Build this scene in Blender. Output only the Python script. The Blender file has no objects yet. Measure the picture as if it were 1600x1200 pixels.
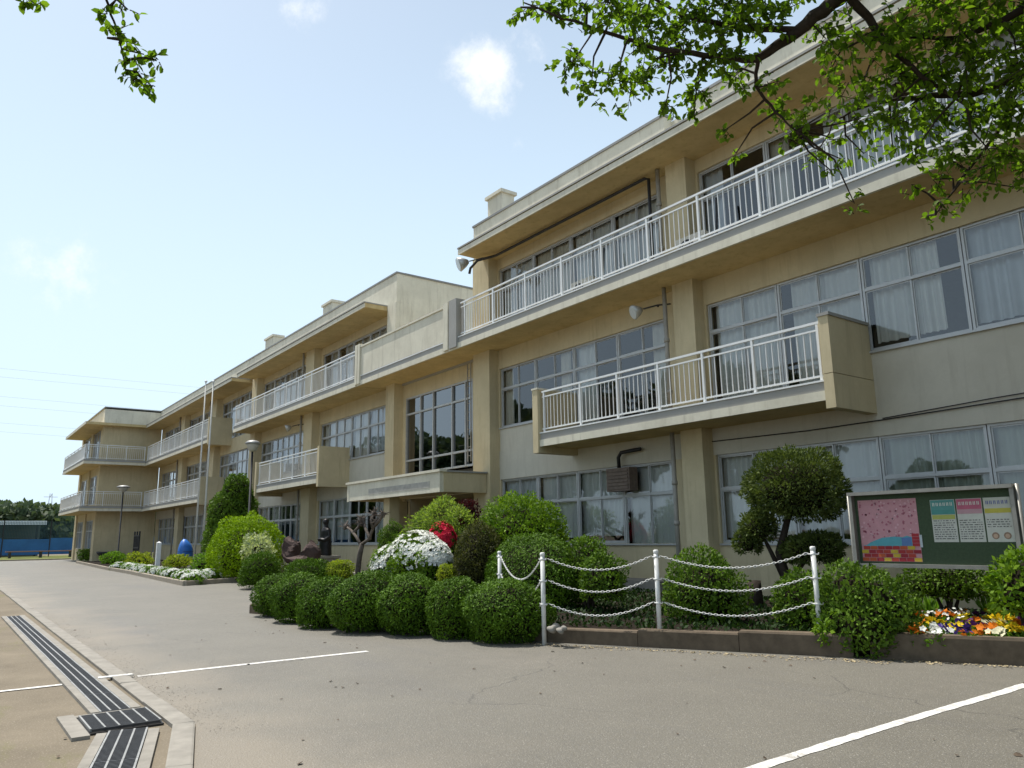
import bpy, math, random
import numpy as np
from mathutils import Matrix, Vector
RD = math.radians
random.seed(7); RNG = np.random.default_rng(7)
SC = bpy.context.scene
COL = SC.collection

# ------------------------------------------------------------------ camera
PITCH, YAW, ROLL, FPX, EYE = 0.197582, 0.930107, -0.014745, 1190.0, 1.5
_cy, _sy, _cp, _sp = math.cos(YAW), math.sin(YAW), math.cos(PITCH), math.sin(PITCH)
FWD = Vector((-_sy*_cp, _cy*_cp, _sp)); _r0 = Vector((_cy, _sy, 0)); _u0 = _r0.cross(FWD)
RIGHT = _r0*math.cos(ROLL) + _u0*math.sin(ROLL); UP = -_r0*math.sin(ROLL) + _u0*math.cos(ROLL)
cam = bpy.data.cameras.new('camera'); camo = bpy.data.objects.new('camera', cam); COL.objects.link(camo)
cam.sensor_width = 36; cam.lens = FPX/1600*36; cam.clip_start = 0.05; cam.clip_end = 3000
m = Matrix.Identity(4)
for i in range(3):
    m[i][0] = RIGHT[i]; m[i][1] = UP[i]; m[i][2] = -FWD[i]
m[0][3], m[1][3], m[2][3] = 0, 0, EYE
camo.matrix_world = m
SC.camera = camo

# ------------------------------------------------------------------ sky, sun, exposure
SUN_EL, SUN_AZ = RD(66), RD(16)          # azimuth measured from -X towards -Y
SDIR = Vector((-math.cos(SUN_EL)*math.cos(SUN_AZ), -math.cos(SUN_EL)*math.sin(SUN_AZ), math.sin(SUN_EL)))
def ray(px, py):
    return (RIGHT*((px-800)/FPX) - UP*((py-600)/FPX) + FWD)
def build_world():
    w = bpy.data.worlds.new('World'); SC.world = w; w.use_nodes = True
    nt = w.node_tree; N = nt.nodes; L = nt.links; N.clear()
    out = N.new('ShaderNodeOutputWorld'); bg = N.new('ShaderNodeBackground')
    sky = N.new('ShaderNodeTexSky'); sky.sky_type = 'NISHITA'; sky.sun_disc = False
    sky.sun_elevation = SUN_EL; sky.sun_rotation = math.atan2(SDIR.x, SDIR.y)
    sky.air_density = 1.0; sky.dust_density = 2.2; sky.ozone_density = 1.0; sky.altitude = 50
    tc = N.new('ShaderNodeTexCoord')
    nrm = N.new('ShaderNodeVectorMath'); nrm.operation = 'NORMALIZE'; L.new(tc.outputs['Generated'], nrm.inputs[0])
    # fair-weather wisps: a noise field that is thickest around a few cloud directions
    mask = None
    for (px, py, rad, amp) in ((760, 118, .075, .95), (825, 62, .06, .45), (95, 425, .09, .5), (470, 8, .05, .6), (800, 225, .03, .3), (1750, -200, .3, .8), (-500, 150, .3, .6), (300, -700, .35, .8)):
        d = ray(px, py).normalized()
        ds = N.new('ShaderNodeVectorMath'); ds.operation = 'DISTANCE'; ds.inputs[1].default_value = d
        L.new(nrm.outputs[0], ds.inputs[0])
        mr = N.new('ShaderNodeMapRange'); mr.interpolation_type = 'SMOOTHSTEP'
        mr.inputs['From Min'].default_value = rad; mr.inputs['From Max'].default_value = 0
        mr.inputs['To Min'].default_value = 0; mr.inputs['To Max'].default_value = amp
        L.new(ds.outputs['Value'], mr.inputs['Value'])
        if mask is None: mask = mr.outputs[0]
        else:
            mx = N.new('ShaderNodeMath'); mx.operation = 'MAXIMUM'; L.new(mask, mx.inputs[0]); L.new(mr.outputs[0], mx.inputs[1]); mask = mx.outputs[0]
    no = N.new('ShaderNodeTexNoise'); no.inputs['Scale'].default_value = 19; no.inputs['Detail'].default_value = 9; no.inputs['Roughness'].default_value = .66
    L.new(nrm.outputs[0], no.inputs['Vector'])
    # cloud = smoothstep(noise + mask)
    ad = N.new('ShaderNodeMath'); ad.operation = 'MULTIPLY_ADD'; ad.inputs[1].default_value = .55; L.new(mask, ad.inputs[0]); L.new(no.outputs['Fac'], ad.inputs[2])
    cr = N.new('ShaderNodeMapRange'); cr.interpolation_type = 'SMOOTHSTEP'
    cr.inputs['From Min'].default_value = .60; cr.inputs['From Max'].default_value = 1.12
    L.new(ad.outputs[0], cr.inputs['Value'])
    mk = N.new('ShaderNodeMath'); mk.operation = 'MULTIPLY'; L.new(cr.outputs[0], mk.inputs[0])
    mk2 = N.new('ShaderNodeMath'); mk2.operation = 'MULTIPLY'; mk2.use_clamp = True; mk2.inputs[1].default_value = 3; L.new(mask, mk2.inputs[0]); L.new(mk2.outputs[0], mk.inputs[1])
    mix = N.new('ShaderNodeMix'); mix.data_type = 'RGBA'
    L.new(mk.outputs[0], mix.inputs['Factor'])
    # haze veil: thickest along the horizon, thinning towards the zenith
    veil = N.new('ShaderNodeMix'); veil.data_type = 'RGBA'; 
    sz = N.new('ShaderNodeSeparateXYZ'); L.new(nrm.outputs[0], sz.inputs[0])
    vr = N.new('ShaderNodeMapRange'); vr.interpolation_type = 'SMOOTHSTEP'; vr.inputs['From Min'].default_value = .12; vr.inputs['From Max'].default_value = .95
    vr.inputs['To Min'].default_value = VEIL; vr.inputs['To Max'].default_value = VEIL*.22; L.new(sz.outputs['Z'], vr.inputs['Value']); L.new(vr.outputs[0], veil.inputs['Factor'])
    L.new(sky.outputs[0], veil.inputs['A']); veil.inputs['B'].default_value = (*VEILC, 1)
    L.new(veil.outputs['Result'], mix.inputs['A']); mix.inputs['B'].default_value = (*CLOUDC, 1)
    L.new(mix.outputs['Result'], bg.inputs['Color']); bg.inputs['Strength'].default_value = SKY_STR
    L.new(bg.outputs[0], out.inputs['Surface'])
SKY_STR = .108; VEIL = .9; VEILC = (6.4, 8.0, 9.3); CLOUDC = (8.6, 8.8, 9.0)
build_world()
sl = bpy.data.lights.new('sun', 'SUN'); sl.energy = 5.0; sl.angle = RD(.53); sl.color = (1, .955, .88)
so = bpy.data.objects.new('sun', sl); COL.objects.link(so); so.rotation_euler = SDIR.to_track_quat('Z', 'Y').to_euler(); so.location = (0, -20, 40)
SC.view_settings.view_transform = 'Standard'; SC.view_settings.look = 'None'; SC.view_settings.exposure = 0.28; SC.view_settings.gamma = 1
SC.view_settings.use_curve_mapping = False
SC.cycles.max_bounces = 8; SC.cycles.transparent_max_bounces = 16; SC.cycles.caustics_reflective = False; SC.cycles.caustics_refractive = False

# ------------------------------------------------------------------ pixel helpers (directions only; the distance comes from a plane the thing touches)
def on_y(px, py, Y):
    d = ray(px, py); t = Y/d.y; return Vector((d.x*t, Y, EYE+d.z*t))
def on_z(px, py, Z=0.0):
    d = ray(px, py); t = (Z-EYE)/d.z; return Vector((d.x*t, d.y*t, Z))
def depth_of(p): return (Vector(p)-Vector((0, 0, EYE))).dot(FWD)

# ------------------------------------------------------------------ materials
def mat(name):
    M = bpy.data.materials.new(name); M.use_nodes = True
    nt = M.node_tree; b = nt.nodes['Principled BSDF']; return M, nt, nt.nodes, nt.links, b
def noise_color(nt, c1, c2, scale, detail=5, rough=.6, vec=None, lo=.3, hi=.7, stretch=None, coord='pos'):
    N, L = nt.nodes, nt.links
    if coord == 'pos':
        g = N.new('ShaderNodeNewGeometry'); src = g.outputs['Position']
    else:
        g = N.new('ShaderNodeTexCoord'); src = g.outputs['Object']
    if stretch:
        mp = N.new('ShaderNodeMapping'); mp.inputs['Scale'].default_value = stretch; L.new(src, mp.inputs['Vector']); src = mp.outputs[0]
    n = N.new('ShaderNodeTexNoise'); n.inputs['Scale'].default_value = scale; n.inputs['Detail'].default_value = detail; n.inputs['Roughness'].default_value = rough
    L.new(src, n.inputs['Vector'])
    r = N.new('ShaderNodeMapRange'); r.inputs['From Min'].default_value = lo; r.inputs['From Max'].default_value = hi; L.new(n.outputs['Fac'], r.inputs['Value'])
    mx = N.new('ShaderNodeMix'); mx.data_type = 'RGBA'; L.new(r.outputs[0], mx.inputs['Factor'])
    for s, c in (('A', c1), ('B', c2)):
        if isinstance(c, tuple): mx.inputs[s].default_value = (*c, 1)
        else: L.new(c, mx.inputs[s])
    return mx.outputs['Result'], n.outputs['Fac']
def bump(nt, b, fac, strength, dist=.01):
    bp = nt.nodes.new('ShaderNodeBump'); bp.inputs['Strength'].default_value = strength; bp.inputs['Distance'].default_value = dist
    nt.links.new(fac, bp.inputs['Height']); nt.links.new(bp.outputs[0], b.inputs['Normal'])
def paint(name, c, var=.12, streak=.2, rough=.8, dirt=(.20, .17, .12), bs=.15):
    M, nt, N, L, b = mat(name)
    c2 = tuple(x*(1-var) for x in c)
    col, f1 = noise_color(nt, c, c2, 1.3, 6)
    d = tuple(x*(1-streak)+y*streak for x, y in zip(c, dirt))
    col2, f2 = noise_color(nt, col, d, 1.0, 6, .7, lo=.52, hi=.78, stretch=(5, 5, .55))
    col2, fb = noise_color(nt, col2, tuple(x*(1-streak*.75)+y*streak*.75 for x, y in zip(c, dirt)), .6, 8, .74, lo=.45, hi=.78)
    col3, f3 = noise_color(nt, col2, tuple(x*.86 for x in c), 9, 6, .7, lo=.5, hi=.85)
    L.new(col3, b.inputs['Base Color']); b.inputs['Roughness'].default_value = rough
    b.inputs['Specular IOR Level'].default_value = .25
    _, f4 = noise_color(nt, c, c, 45, 3); bump(nt, b, f4, bs, .01)
    return M
def plain(name, c, rough=.5, metal=0, var=.12, scale=6, spec=.5, bs=0, coord='pos'):
    M, nt, N, L, b = mat(name)
    col, f = noise_color(nt, c, tuple(x*(1-var) for x in c), scale, 5, coord=coord)
    L.new(col, b.inputs['Base Color']); b.inputs['Roughness'].default_value = rough; b.inputs['Metallic'].default_value = metal
    b.inputs['Specular IOR Level'].default_value = spec
    if bs: bump(nt, b, f, bs, .01)
    return M
def leafmat(name, c1, c2, trans=.35, rough=.5, tc=None):
    M, nt, N, L, b = mat(name)
    g = N.new('ShaderNodeNewGeometry')
    n = N.new('ShaderNodeTexNoise'); n.inputs['Scale'].default_value = 3.2; n.inputs['Detail'].default_value = 3; L.new(g.outputs['Position'], n.inputs['Vector'])
    a = N.new('ShaderNodeMath'); a.operation = 'MULTIPLY_ADD'; a.inputs[1].default_value = .62; L.new(g.outputs['Random Per Island'], a.inputs[0])
    mr = N.new('ShaderNodeMapRange'); mr.inputs['From Min'].default_value = .3; mr.inputs['From Max'].default_value = .7; mr.inputs['To Max'].default_value = .38; L.new(n.outputs['Fac'], mr.inputs['Value'])
    L.new(mr.outputs[0], a.inputs[2])
    mx = N.new('ShaderNodeMix'); mx.data_type = 'RGBA'; mx.inputs['A'].default_value = (*c1, 1); mx.inputs['B'].default_value = (*c2, 1)
    L.new(a.outputs[0], mx.inputs['Factor']); L.new(mx.outputs['Result'], b.inputs['Base Color'])
    b.inputs['Roughness'].default_value = max(rough, .6); b.inputs['Specular IOR Level'].default_value = .12
    t = N.new('ShaderNodeBsdfTranslucent')
    tm = N.new('ShaderNodeMix'); tm.data_type = 'RGBA'; tm.blend_type = 'MULTIPLY'; tm.inputs['Factor'].default_value = 1; L.new(mx.outputs['Result'], tm.inputs['A'])
    tm.inputs['B'].default_value = (*(tc or (1.5, 1.6, .7)), 1); L.new(tm.outputs['Result'], t.inputs['Color'])
    ms = N.new('ShaderNodeMixShader'); ms.inputs[0].default_value = trans
    out = N['Material Output']; L.new(b.outputs[0], ms.inputs[1]); L.new(t.outputs[0], ms.inputs[2]); L.new(ms.outputs[0], out.inputs['Surface'])
    return M
def glassmat(name, tint=(.88, .91, .92), boost=.05):
    M, nt, N, L, b = mat(name); N.remove(b)
    out = N['Material Output']
    t = N.new('ShaderNodeBsdfTransparent'); t.inputs[0].default_value = (*tint, 1)
    g = N.new('ShaderNodeBsdfGlossy'); g.inputs['Roughness'].default_value = .015; g.inputs['Color'].default_value = (.95, .97, 1, 1)
    fr = N.new('ShaderNodeFresnel'); fr.inputs['IOR'].default_value = 1.52
    a = N.new('ShaderNodeMath'); a.operation = 'MULTIPLY_ADD'; a.use_clamp = True; a.inputs[1].default_value = 1.1; a.inputs[2].default_value = boost; L.new(fr.outputs[0], a.inputs[0])
    ge = N.new('ShaderNodeNewGeometry'); n = N.new('ShaderNodeTexNoise'); n.inputs['Scale'].default_value = 1.4; n.inputs['Detail'].default_value = 1; L.new(ge.outputs['Position'], n.inputs['Vector'])
    bp = N.new('ShaderNodeBump'); bp.inputs['Strength'].default_value = .06; bp.inputs['Distance'].default_value = .05; L.new(n.outputs['Fac'], bp.inputs['Height']); L.new(bp.outputs[0], g.inputs['Normal'])
    ms = N.new('ShaderNodeMixShader'); L.new(a.outputs[0], ms.inputs[0]); L.new(t.outputs[0], ms.inputs[1]); L.new(g.outputs[0], ms.inputs[2]); L.new(ms.outputs[0], out.inputs['Surface'])
    return M

CREAM = (.61, .52, .335)
M_WALL = paint('cream wall paint', CREAM, .14, .5, dirt=(.22, .17, .09))
M_SOFFIT = paint('soffit paint and warm bounce', (.66, .52, .27), .25, .6, dirt=(.20, .12, .04))  # wall cream turned ochre to carry bounced light, plus brown stains
M_FASCIA = paint('fascia and sunlit lip paint', (.74, .70, .57), .14, .6, dirt=(.24, .21, .15))
M_SPAN = paint('pale grey cream paint', (.57, .54, .45), .12, .45, dirt=(.26, .23, .17))
M_GREYF = paint('grey mortar and cap shade', (.36, .355, .335), .15, .3)
M_ROOF = plain('roof flashing', (.25, .25, .24), .6, .2)
M_ALU = plain('aluminium frame', (.50, .51, .51), .45, .35, .12)
M_WHITE = plain('white enamel', (.78, .79, .78), .4, 0, .06)
M_GLASS = glassmat('window glass'); M_GLASSD = glassmat('entrance glass', (.16, .20, .21), .12)
M_CURT = plain('curtain cloth', (.78, .78, .72), .9, 0, .1, 2)
M_CURTB = plain('bluish curtain cloth', (.62, .66, .68), .9, 0, .12, 2)
M_CURTC = plain('cream curtain cloth', (.70, .66, .54), .9, 0, .12, 2)
M_CURT2 = plain('grey green curtain', (.50, .54, .45), .9, 0, .12, 2)
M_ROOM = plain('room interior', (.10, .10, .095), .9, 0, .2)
M_PIPE = plain('drain pipe paint', (.33, .31, .27), .55, 0, .2)
M_DARK = plain('dark metal', (.03, .03, .033), .5, .3)
M_BLACK = plain('black channel shade', (.012, .012, .012), .6)
M_CONC = plain('concrete', (.30, .28, .245), .9, 0, .3, 5, .2, .2)
M_CONCD = plain('old kerb concrete', (.155, .12, .085), .95, 0, .4, 7, .2, .4)
M_STEEL = plain('galvanised grate', (.07, .07, .073), .5, .7, .3, 12)
M_STEELL = plain('grate side bar', (.34, .34, .33), .5, .5, .3, 12)
M_SOIL = plain('soil', (.024, .018, .013), 1, 0, .5, 9, .1, .6)
M_BARK = plain('bark', (.055, .042, .034), .95, 0, .5, 22, .2, .6)
M_BARKP = plain('pale bark', (.15, .125, .105), .95, 0, .5, 14, .2, .6)
M_ROCK = plain('purple brown rock', (.085, .056, .05), .9, 0, .5, 3, .3, .8)
M_BRONZE = plain('dark bronze', (.022, .020, .020), .45, .5, .4, 6)
M_FAN = plain('rusty brown fan', (.19, .14, .11), .7, 0, .4, 10)

def asphalt():
    M, nt, N, L, b = mat('worn asphalt')
    c1, f1 = noise_color(nt, (.144, .133, .107), (.112, .103, .083), .55, 6)
    c2, f2 = noise_color(nt, c1, (.19, .17, .137), .28, 7, .68, lo=.55, hi=.85)
    c2, fq = noise_color(nt, c2, (.105, .10, .092), .42, 6, .6, lo=.55, hi=.75, stretch=(.35, 1.4, 1))
    c3, f3 = noise_color(nt, c2, (.10, .097, .09), 75, 2, .5, lo=.52, hi=.75)
    c4, f4 = noise_color(nt, c3, (.36, .34, .30), 120, 2, .5, lo=.62, hi=.72)
    # hairline cracks
    gv = N.new('ShaderNodeNewGeometry'); wv = N.new('ShaderNodeTexNoise'); wv.inputs['Scale'].default_value = 1.7; wv.inputs['Detail'].default_value = 4; L.new(gv.outputs['Position'], wv.inputs['Vector'])
    vm = N.new('ShaderNodeVectorMath'); vm.operation = 'MULTIPLY_ADD'; vm.inputs[1].default_value = (.6, .6, .6); L.new(wv.outputs['Color'], vm.inputs[0]); L.new(gv.outputs['Position'], vm.inputs[2])
    vo = N.new('ShaderNodeTexVoronoi'); vo.feature = 'DISTANCE_TO_EDGE'; vo.inputs['Scale'].default_value = .33; L.new(vm.outputs[0], vo.inputs['Vector'])
    ck = N.new('ShaderNodeMapRange'); ck.inputs['From Min'].default_value = .0015; ck.inputs['From Max'].default_value = .005; ck.inputs['To Min'].default_value = .55; ck.inputs['To Max'].default_value = 0; L.new(vo.outputs['Distance'], ck.inputs['Value'])
    km = N.new('ShaderNodeTexNoise'); km.inputs['Scale'].default_value = .35; L.new(gv.outputs['Position'], km.inputs['Vector'])
    kr = N.new('ShaderNodeMapRange'); kr.inputs['From Min'].default_value = .48; kr.inputs['From Max'].default_value = .6; L.new(km.outputs['Fac'], kr.inputs['Value'])
    kk = N.new('ShaderNodeMath'); kk.operation = 'MULTIPLY'; L.new(ck.outputs[0], kk.inputs[0]); L.new(kr.outputs[0], kk.inputs[1])
    cm = N.new('ShaderNodeMix'); cm.data_type = 'RGBA'; L.new(kk.outputs[0], cm.inputs['Factor']); L.new(c4, cm.inputs['A']); cm.inputs['B'].default_value = (.05, .047, .042, 1); c4 = cm.outputs['Result']
    # sandy drift along the drain side
    g = N.new('ShaderNodeNewGeometry'); sx = N.new('ShaderNodeSeparateXYZ'); L.new(g.outputs['Position'], sx.inputs[0])
    n = N.new('ShaderNodeTexNoise'); n.inputs['Scale'].default_value = .9; n.inputs['Detail'].default_value = 6; L.new(g.outputs['Position'], n.inputs['Vector'])
    ma = N.new('ShaderNodeMath'); ma.operation = 'MULTIPLY_ADD'; ma.inputs[1].default_value = 3.2; L.new(n.outputs['Fac'], ma.inputs[0]); 
    ng = N.new('ShaderNodeMath'); ng.operation = 'MULTIPLY'; ng.inputs[1].default_value = -1; L.new(sx.outputs['Y'], ng.inputs[0]); L.new(ng.outputs[0], ma.inputs[2])
    mr = N.new('ShaderNodeMapRange'); mr.interpolation_type = 'SMOOTHSTEP'; mr.inputs['From Min'].default_value = -1.9; mr.inputs['From Max'].default_value = .2; mr.inputs['To Max'].default_value = .6; L.new(ma.outputs[0], mr.inputs['Value'])
    mx = N.new('ShaderNodeMix'); mx.data_type = 'RGBA'; L.new(mr.outputs[0], mx.inputs['Factor']); L.new(c4, mx.inputs['A']); mx.inputs['B'].default_value = (.235, .198, .148, 1)
    L.new(mx.outputs['Result'], b.inputs['Base Color']); b.inputs['Roughness'].default_value = .62; b.inputs['Specular IOR Level'].default_value = .5
    bump(nt, b, f3, .8, .008); return M
def dirtmat():
    M, nt, N, L, b = mat('playground dirt')
    c1, f1 = noise_color(nt, (.215, .183, .137), (.145, .124, .094), .9, 8, .7)
    c2, f2 = noise_color(nt, c1, (.15, .15, .065), .5, 7, .7, lo=.56, hi=.72, stretch=(.5, 1.6, 1))
    c3, f3 = noise_color(nt, c2, (.30, .26, .205), 60, 3, lo=.55, hi=.75)
    L.new(c3, b.inputs['Base Color']); b.inputs['Roughness'].default_value = 1; b.inputs['Specular IOR Level'].default_value = .1
    bump(nt, b, f3, .5, .01); return M
def linepaint():
    M, nt, N, L, b = mat('road paint')
    c, f = noise_color(nt, (.66, .65, .62), (.22, .205, .18), 22, 9, .85, lo=.47, hi=.66)
    c, f = noise_color(nt, c, (.27, .25, .22), 3.2, 7, .7, lo=.50, hi=.72)
    L.new(c, b.inputs['Base Color']); b.inputs['Roughness'].default_value = .8; return M
M_ASPH = asphalt(); M_DIRT = dirtmat(); M_LINE = linepaint()

# ------------------------------------------------------------------ mesh builder
class MB:
    def __init__(s): s.v = []; s.f = []; s.mi = []; s.cur = 0
    def add(s, vs, fs):
        o = len(s.v); s.v += [tuple(x) for x in vs]; s.f += [tuple(i+o for i in f) for f in fs]; s.mi += [s.cur]*len(fs); return s
    def box(s, x0, x1, y0, y1, z0, z1):
        v = [(x, y, z) for z in (z0, z1) for y in (y0, y1) for x in (x0, x1)]
        return s.add(v, [(0, 2, 3, 1), (4, 5, 7, 6), (0, 1, 5, 4), (2, 6, 7, 3), (0, 4, 6, 2), (1, 3, 7, 5)])
    def prism(s, poly, z0, z1, cap0=True):
        n = len(poly); v = [(x, y, z0) for x, y in poly]+[(x, y, z1) for x, y in poly]
        fs = [(i, (i+1) % n, n+(i+1) % n, n+i) for i in range(n)]+[tuple(range(n, 2*n))]
        if cap0: fs.append(tuple(reversed(range(n))))
        return s.add(v, fs)
    def tube(s, pts, r, n=6, r1=None, cap=True):
        pts = [Vector(p) for p in pts]; k = len(pts)
        rs = r if isinstance(r, (list, tuple)) else [r+((r if r1 is None else r1)-r)*i/max(1, k-1) for i in range(k)]
        o = len(s.v); a = None
        for i, p in enumerate(pts):
            t = (pts[min(i+1, k-1)]-pts[max(i-1, 0)])
            if t.length < 1e-9: t = Vector((0, 0, 1))
            t.normalize()
            if a is None: a = t.orthogonal().normalized()
            a = (a-t*a.dot(t))
            if a.length < 1e-6: a = t.orthogonal()
            a.normalize(); b = t.cross(a)
            for j in range(n):
                th = 2*math.pi*j/n; s.v.append(tuple(p+(a*math.cos(th)+b*math.sin(th))*rs[i]))
        for i in range(k-1):
            for j in range(n):
                s.f.append((o+i*n+j, o+i*n+(j+1) % n, o+(i+1)*n+(j+1) % n, o+(i+1)*n+j)); s.mi.append(s.cur)
        if cap:
            s.f.append(tuple(o+j for j in reversed(range(n)))); s.f.append(tuple(o+(k-1)*n+j for j in range(n))); s.mi += [s.cur]*2
        return s
    def lathe(s, prof, n=16, c=(0, 0, 0)):
        o = len(s.v)
        for (r, z) in prof:
            for j in range(n):
                th = 2*math.pi*j/n; s.v.append((c[0]+r*math.cos(th), c[1]+r*math.sin(th), c[2]+z))
        for i in range(len(prof)-1):
            for j in range(n):
                s.f.append((o+i*n+j, o+i*n+(j+1) % n, o+(i+1)*n+(j+1) % n, o+(i+1)*n+j)); s.mi.append(s.cur)
        s.f.append(tuple(o+j for j in reversed(range(n)))); s.f.append(tuple(o+(len(prof)-1)*n+j for j in range(n))); s.mi += [s.cur]*2
        return s
    def blob(s, c, r, seed=0, amp=.15, nu=14, nv=9):
        rg = np.random.default_rng(seed); ph = rg.uniform(0, 6.28, (5, 3)); kk = rg.uniform(1, 3.2, (5, 3))
        o = len(s.v)
        for i in range(nv+1):
            for j in range(nu):
                th = math.pi*i/nv; p = 2*math.pi*j/nu
                d = np.array([math.sin(th)*math.cos(p), math.sin(th)*math.sin(p), math.cos(th)])
                q = 1+amp*np.sin(kk@d+ph[:, 0]).sum()/2.2
                s.v.append((c[0]+d[0]*r[0]*q, c[1]+d[1]*r[1]*q, c[2]+d[2]*r[2]*q))
        for i in range(nv):
            for j in range(nu):
                s.f.append((o+i*nu+j, o+(i+1)*nu+j, o+(i+1)*nu+(j+1) % nu, o+i*nu+(j+1) % nu)); s.mi.append(s.cur)
        return s
    def mesh(s, name, mats, smooth=False):
        me = bpy.data.meshes.new(name); me.from_pydata(s.v, [], s.f)
        for mm in (mats if isinstance(mats, (list, tuple)) else [mats]): me.materials.append(mm)
        if any(s.mi): me.polygons.foreach_set('material_index', s.mi)
        if smooth: me.polygons.foreach_set('use_smooth', [True]*len(s.f))
        me.update(); return me
    def build(s, name, mats, parent=None, smooth=False):
        return obj(name, s.mesh(name, mats, smooth), parent)
def obj(name, me, parent=None, loc=None, rz=None):
    o = bpy.data.objects.new(name, me); COL.objects.link(o)
    if parent: o.parent = parent
    if loc is not None: o.location = loc
    if rz is not None: o.rotation_euler = (0, 0, rz)
    return o
def tag(o, label, cat, group=None):
    o['label'] = label; o['category'] = cat
    if group: o['group'] = group
    return o
def thing(name, label, cat, loc=(0, 0, 0), group=None, rz=0):
    o = bpy.data.objects.new(name, None); COL.objects.link(o); o.location = loc; o.rotation_euler = (0, 0, rz); o.empty_display_size = .2
    return tag(o, label, cat, group)
def struct(o): o['kind'] = 'structure'; return o
def stuff(o): o['kind'] = 'stuff'; return o
def loft(sections, n=16):
    """sections: (cx, cy, z, rx, ry)"""
    b = MB(); o = 0
    for (cx, cy, z, rx, ry) in sections:
        for j in range(n):
            th = 2*math.pi*j/n; b.v.append((cx+rx*math.cos(th), cy+ry*math.sin(th), z))
    for i in range(len(sections)-1):
        for j in range(n): b.f.append((i*n+j, i*n+(j+1) % n, (i+1)*n+(j+1) % n, (i+1)*n+j)); b.mi.append(0)
    b.f.append(tuple(reversed(range(n)))); b.f.append(tuple((len(sections)-1)*n+j for j in range(n))); b.mi += [0, 0]
    return b

# ------------------------------------------------------------------ foliage
LEAF_Q = (np.array([[0, 0, 0], [-.5, .45, .06], [0, 1, 0], [.5, .45, .06]]), [(0, 1, 2, 3)])
LEAF_H = (np.array([[0, 0, 0], [-.42, .30, .10], [-.36, .68, .07], [0, 1, -.06], [.36, .68, .07], [.42, .30, .10], [0, .5, -.03]]), [(0, 6, 2, 1), (6, 3, 2), (0, 5, 4, 6), (6, 4, 3)])
def np_mesh(name, V, F, mats):
    """F: list of faces for ONE leaf repeated is expanded by caller as (loops, starts, totals)"""
    me = bpy.data.meshes.new(name)
    loops, totals = F
    me.vertices.add(len(V)); me.vertices.foreach_set('co', np.ascontiguousarray(V, dtype=np.float32).ravel())
    me.loops.add(len(loops)); me.loops.foreach_set('vertex_index', loops.astype(np.int32))
    starts = np.concatenate(([0], np.cumsum(totals)[:-1])).astype(np.int32)
    me.polygons.add(len(totals)); me.polygons.foreach_set('loop_start', starts)
    for mm in (mats if isinstance(mats, (list, tuple)) else [mats]): me.materials.append(mm)
    me.update(calc_edges=True); return me
def leaves(P, A, Nn, L, W, shape=LEAF_Q):
    """P base points, A leaf axis, Nn leaf normal, L length, W width -> verts, (loops, totals)"""
    n = len(P); A = A/np.linalg.norm(A, axis=1, keepdims=True)
    S = np.cross(A, Nn); S /= np.linalg.norm(S, axis=1, keepdims=True)+1e-9
    Nn = np.cross(S, A)
    T, faces = shape; k = len(T)
    V = P[:, None, :]+S[:, None, :]*(T[None, :, 0:1]*W[:, None, None])+A[:, None, :]*(T[None, :, 1:2]*L[:, None, None])+Nn[:, None, :]*(T[None, :, 2:3]*L[:, None, None])
    V = V.reshape(-1, 3)
    fl = np.concatenate([np.array(f) for f in faces]); ft = np.array([len(f) for f in faces])
    loops = (fl[None, :]+(np.arange(n)*k)[:, None]).ravel(); totals = np.tile(ft, n)
    return V, loops, totals
def merge(parts):
    Vs, Ls, Ts = [], [], []; o = 0
    for V, l, t in parts:
        Vs.append(V); Ls.append(l+o); Ts.append(t); o += len(V)
    return np.concatenate(Vs), (np.concatenate(Ls), np.concatenate(Ts))
def sph_noise(U, rg, k=3.0, n=7):
    K = rg.normal(size=(n, 3))*k; ph = rg.uniform(0, 6.28, n)
    return np.sin(U@K.T+ph).sum(1)/n**.5
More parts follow.
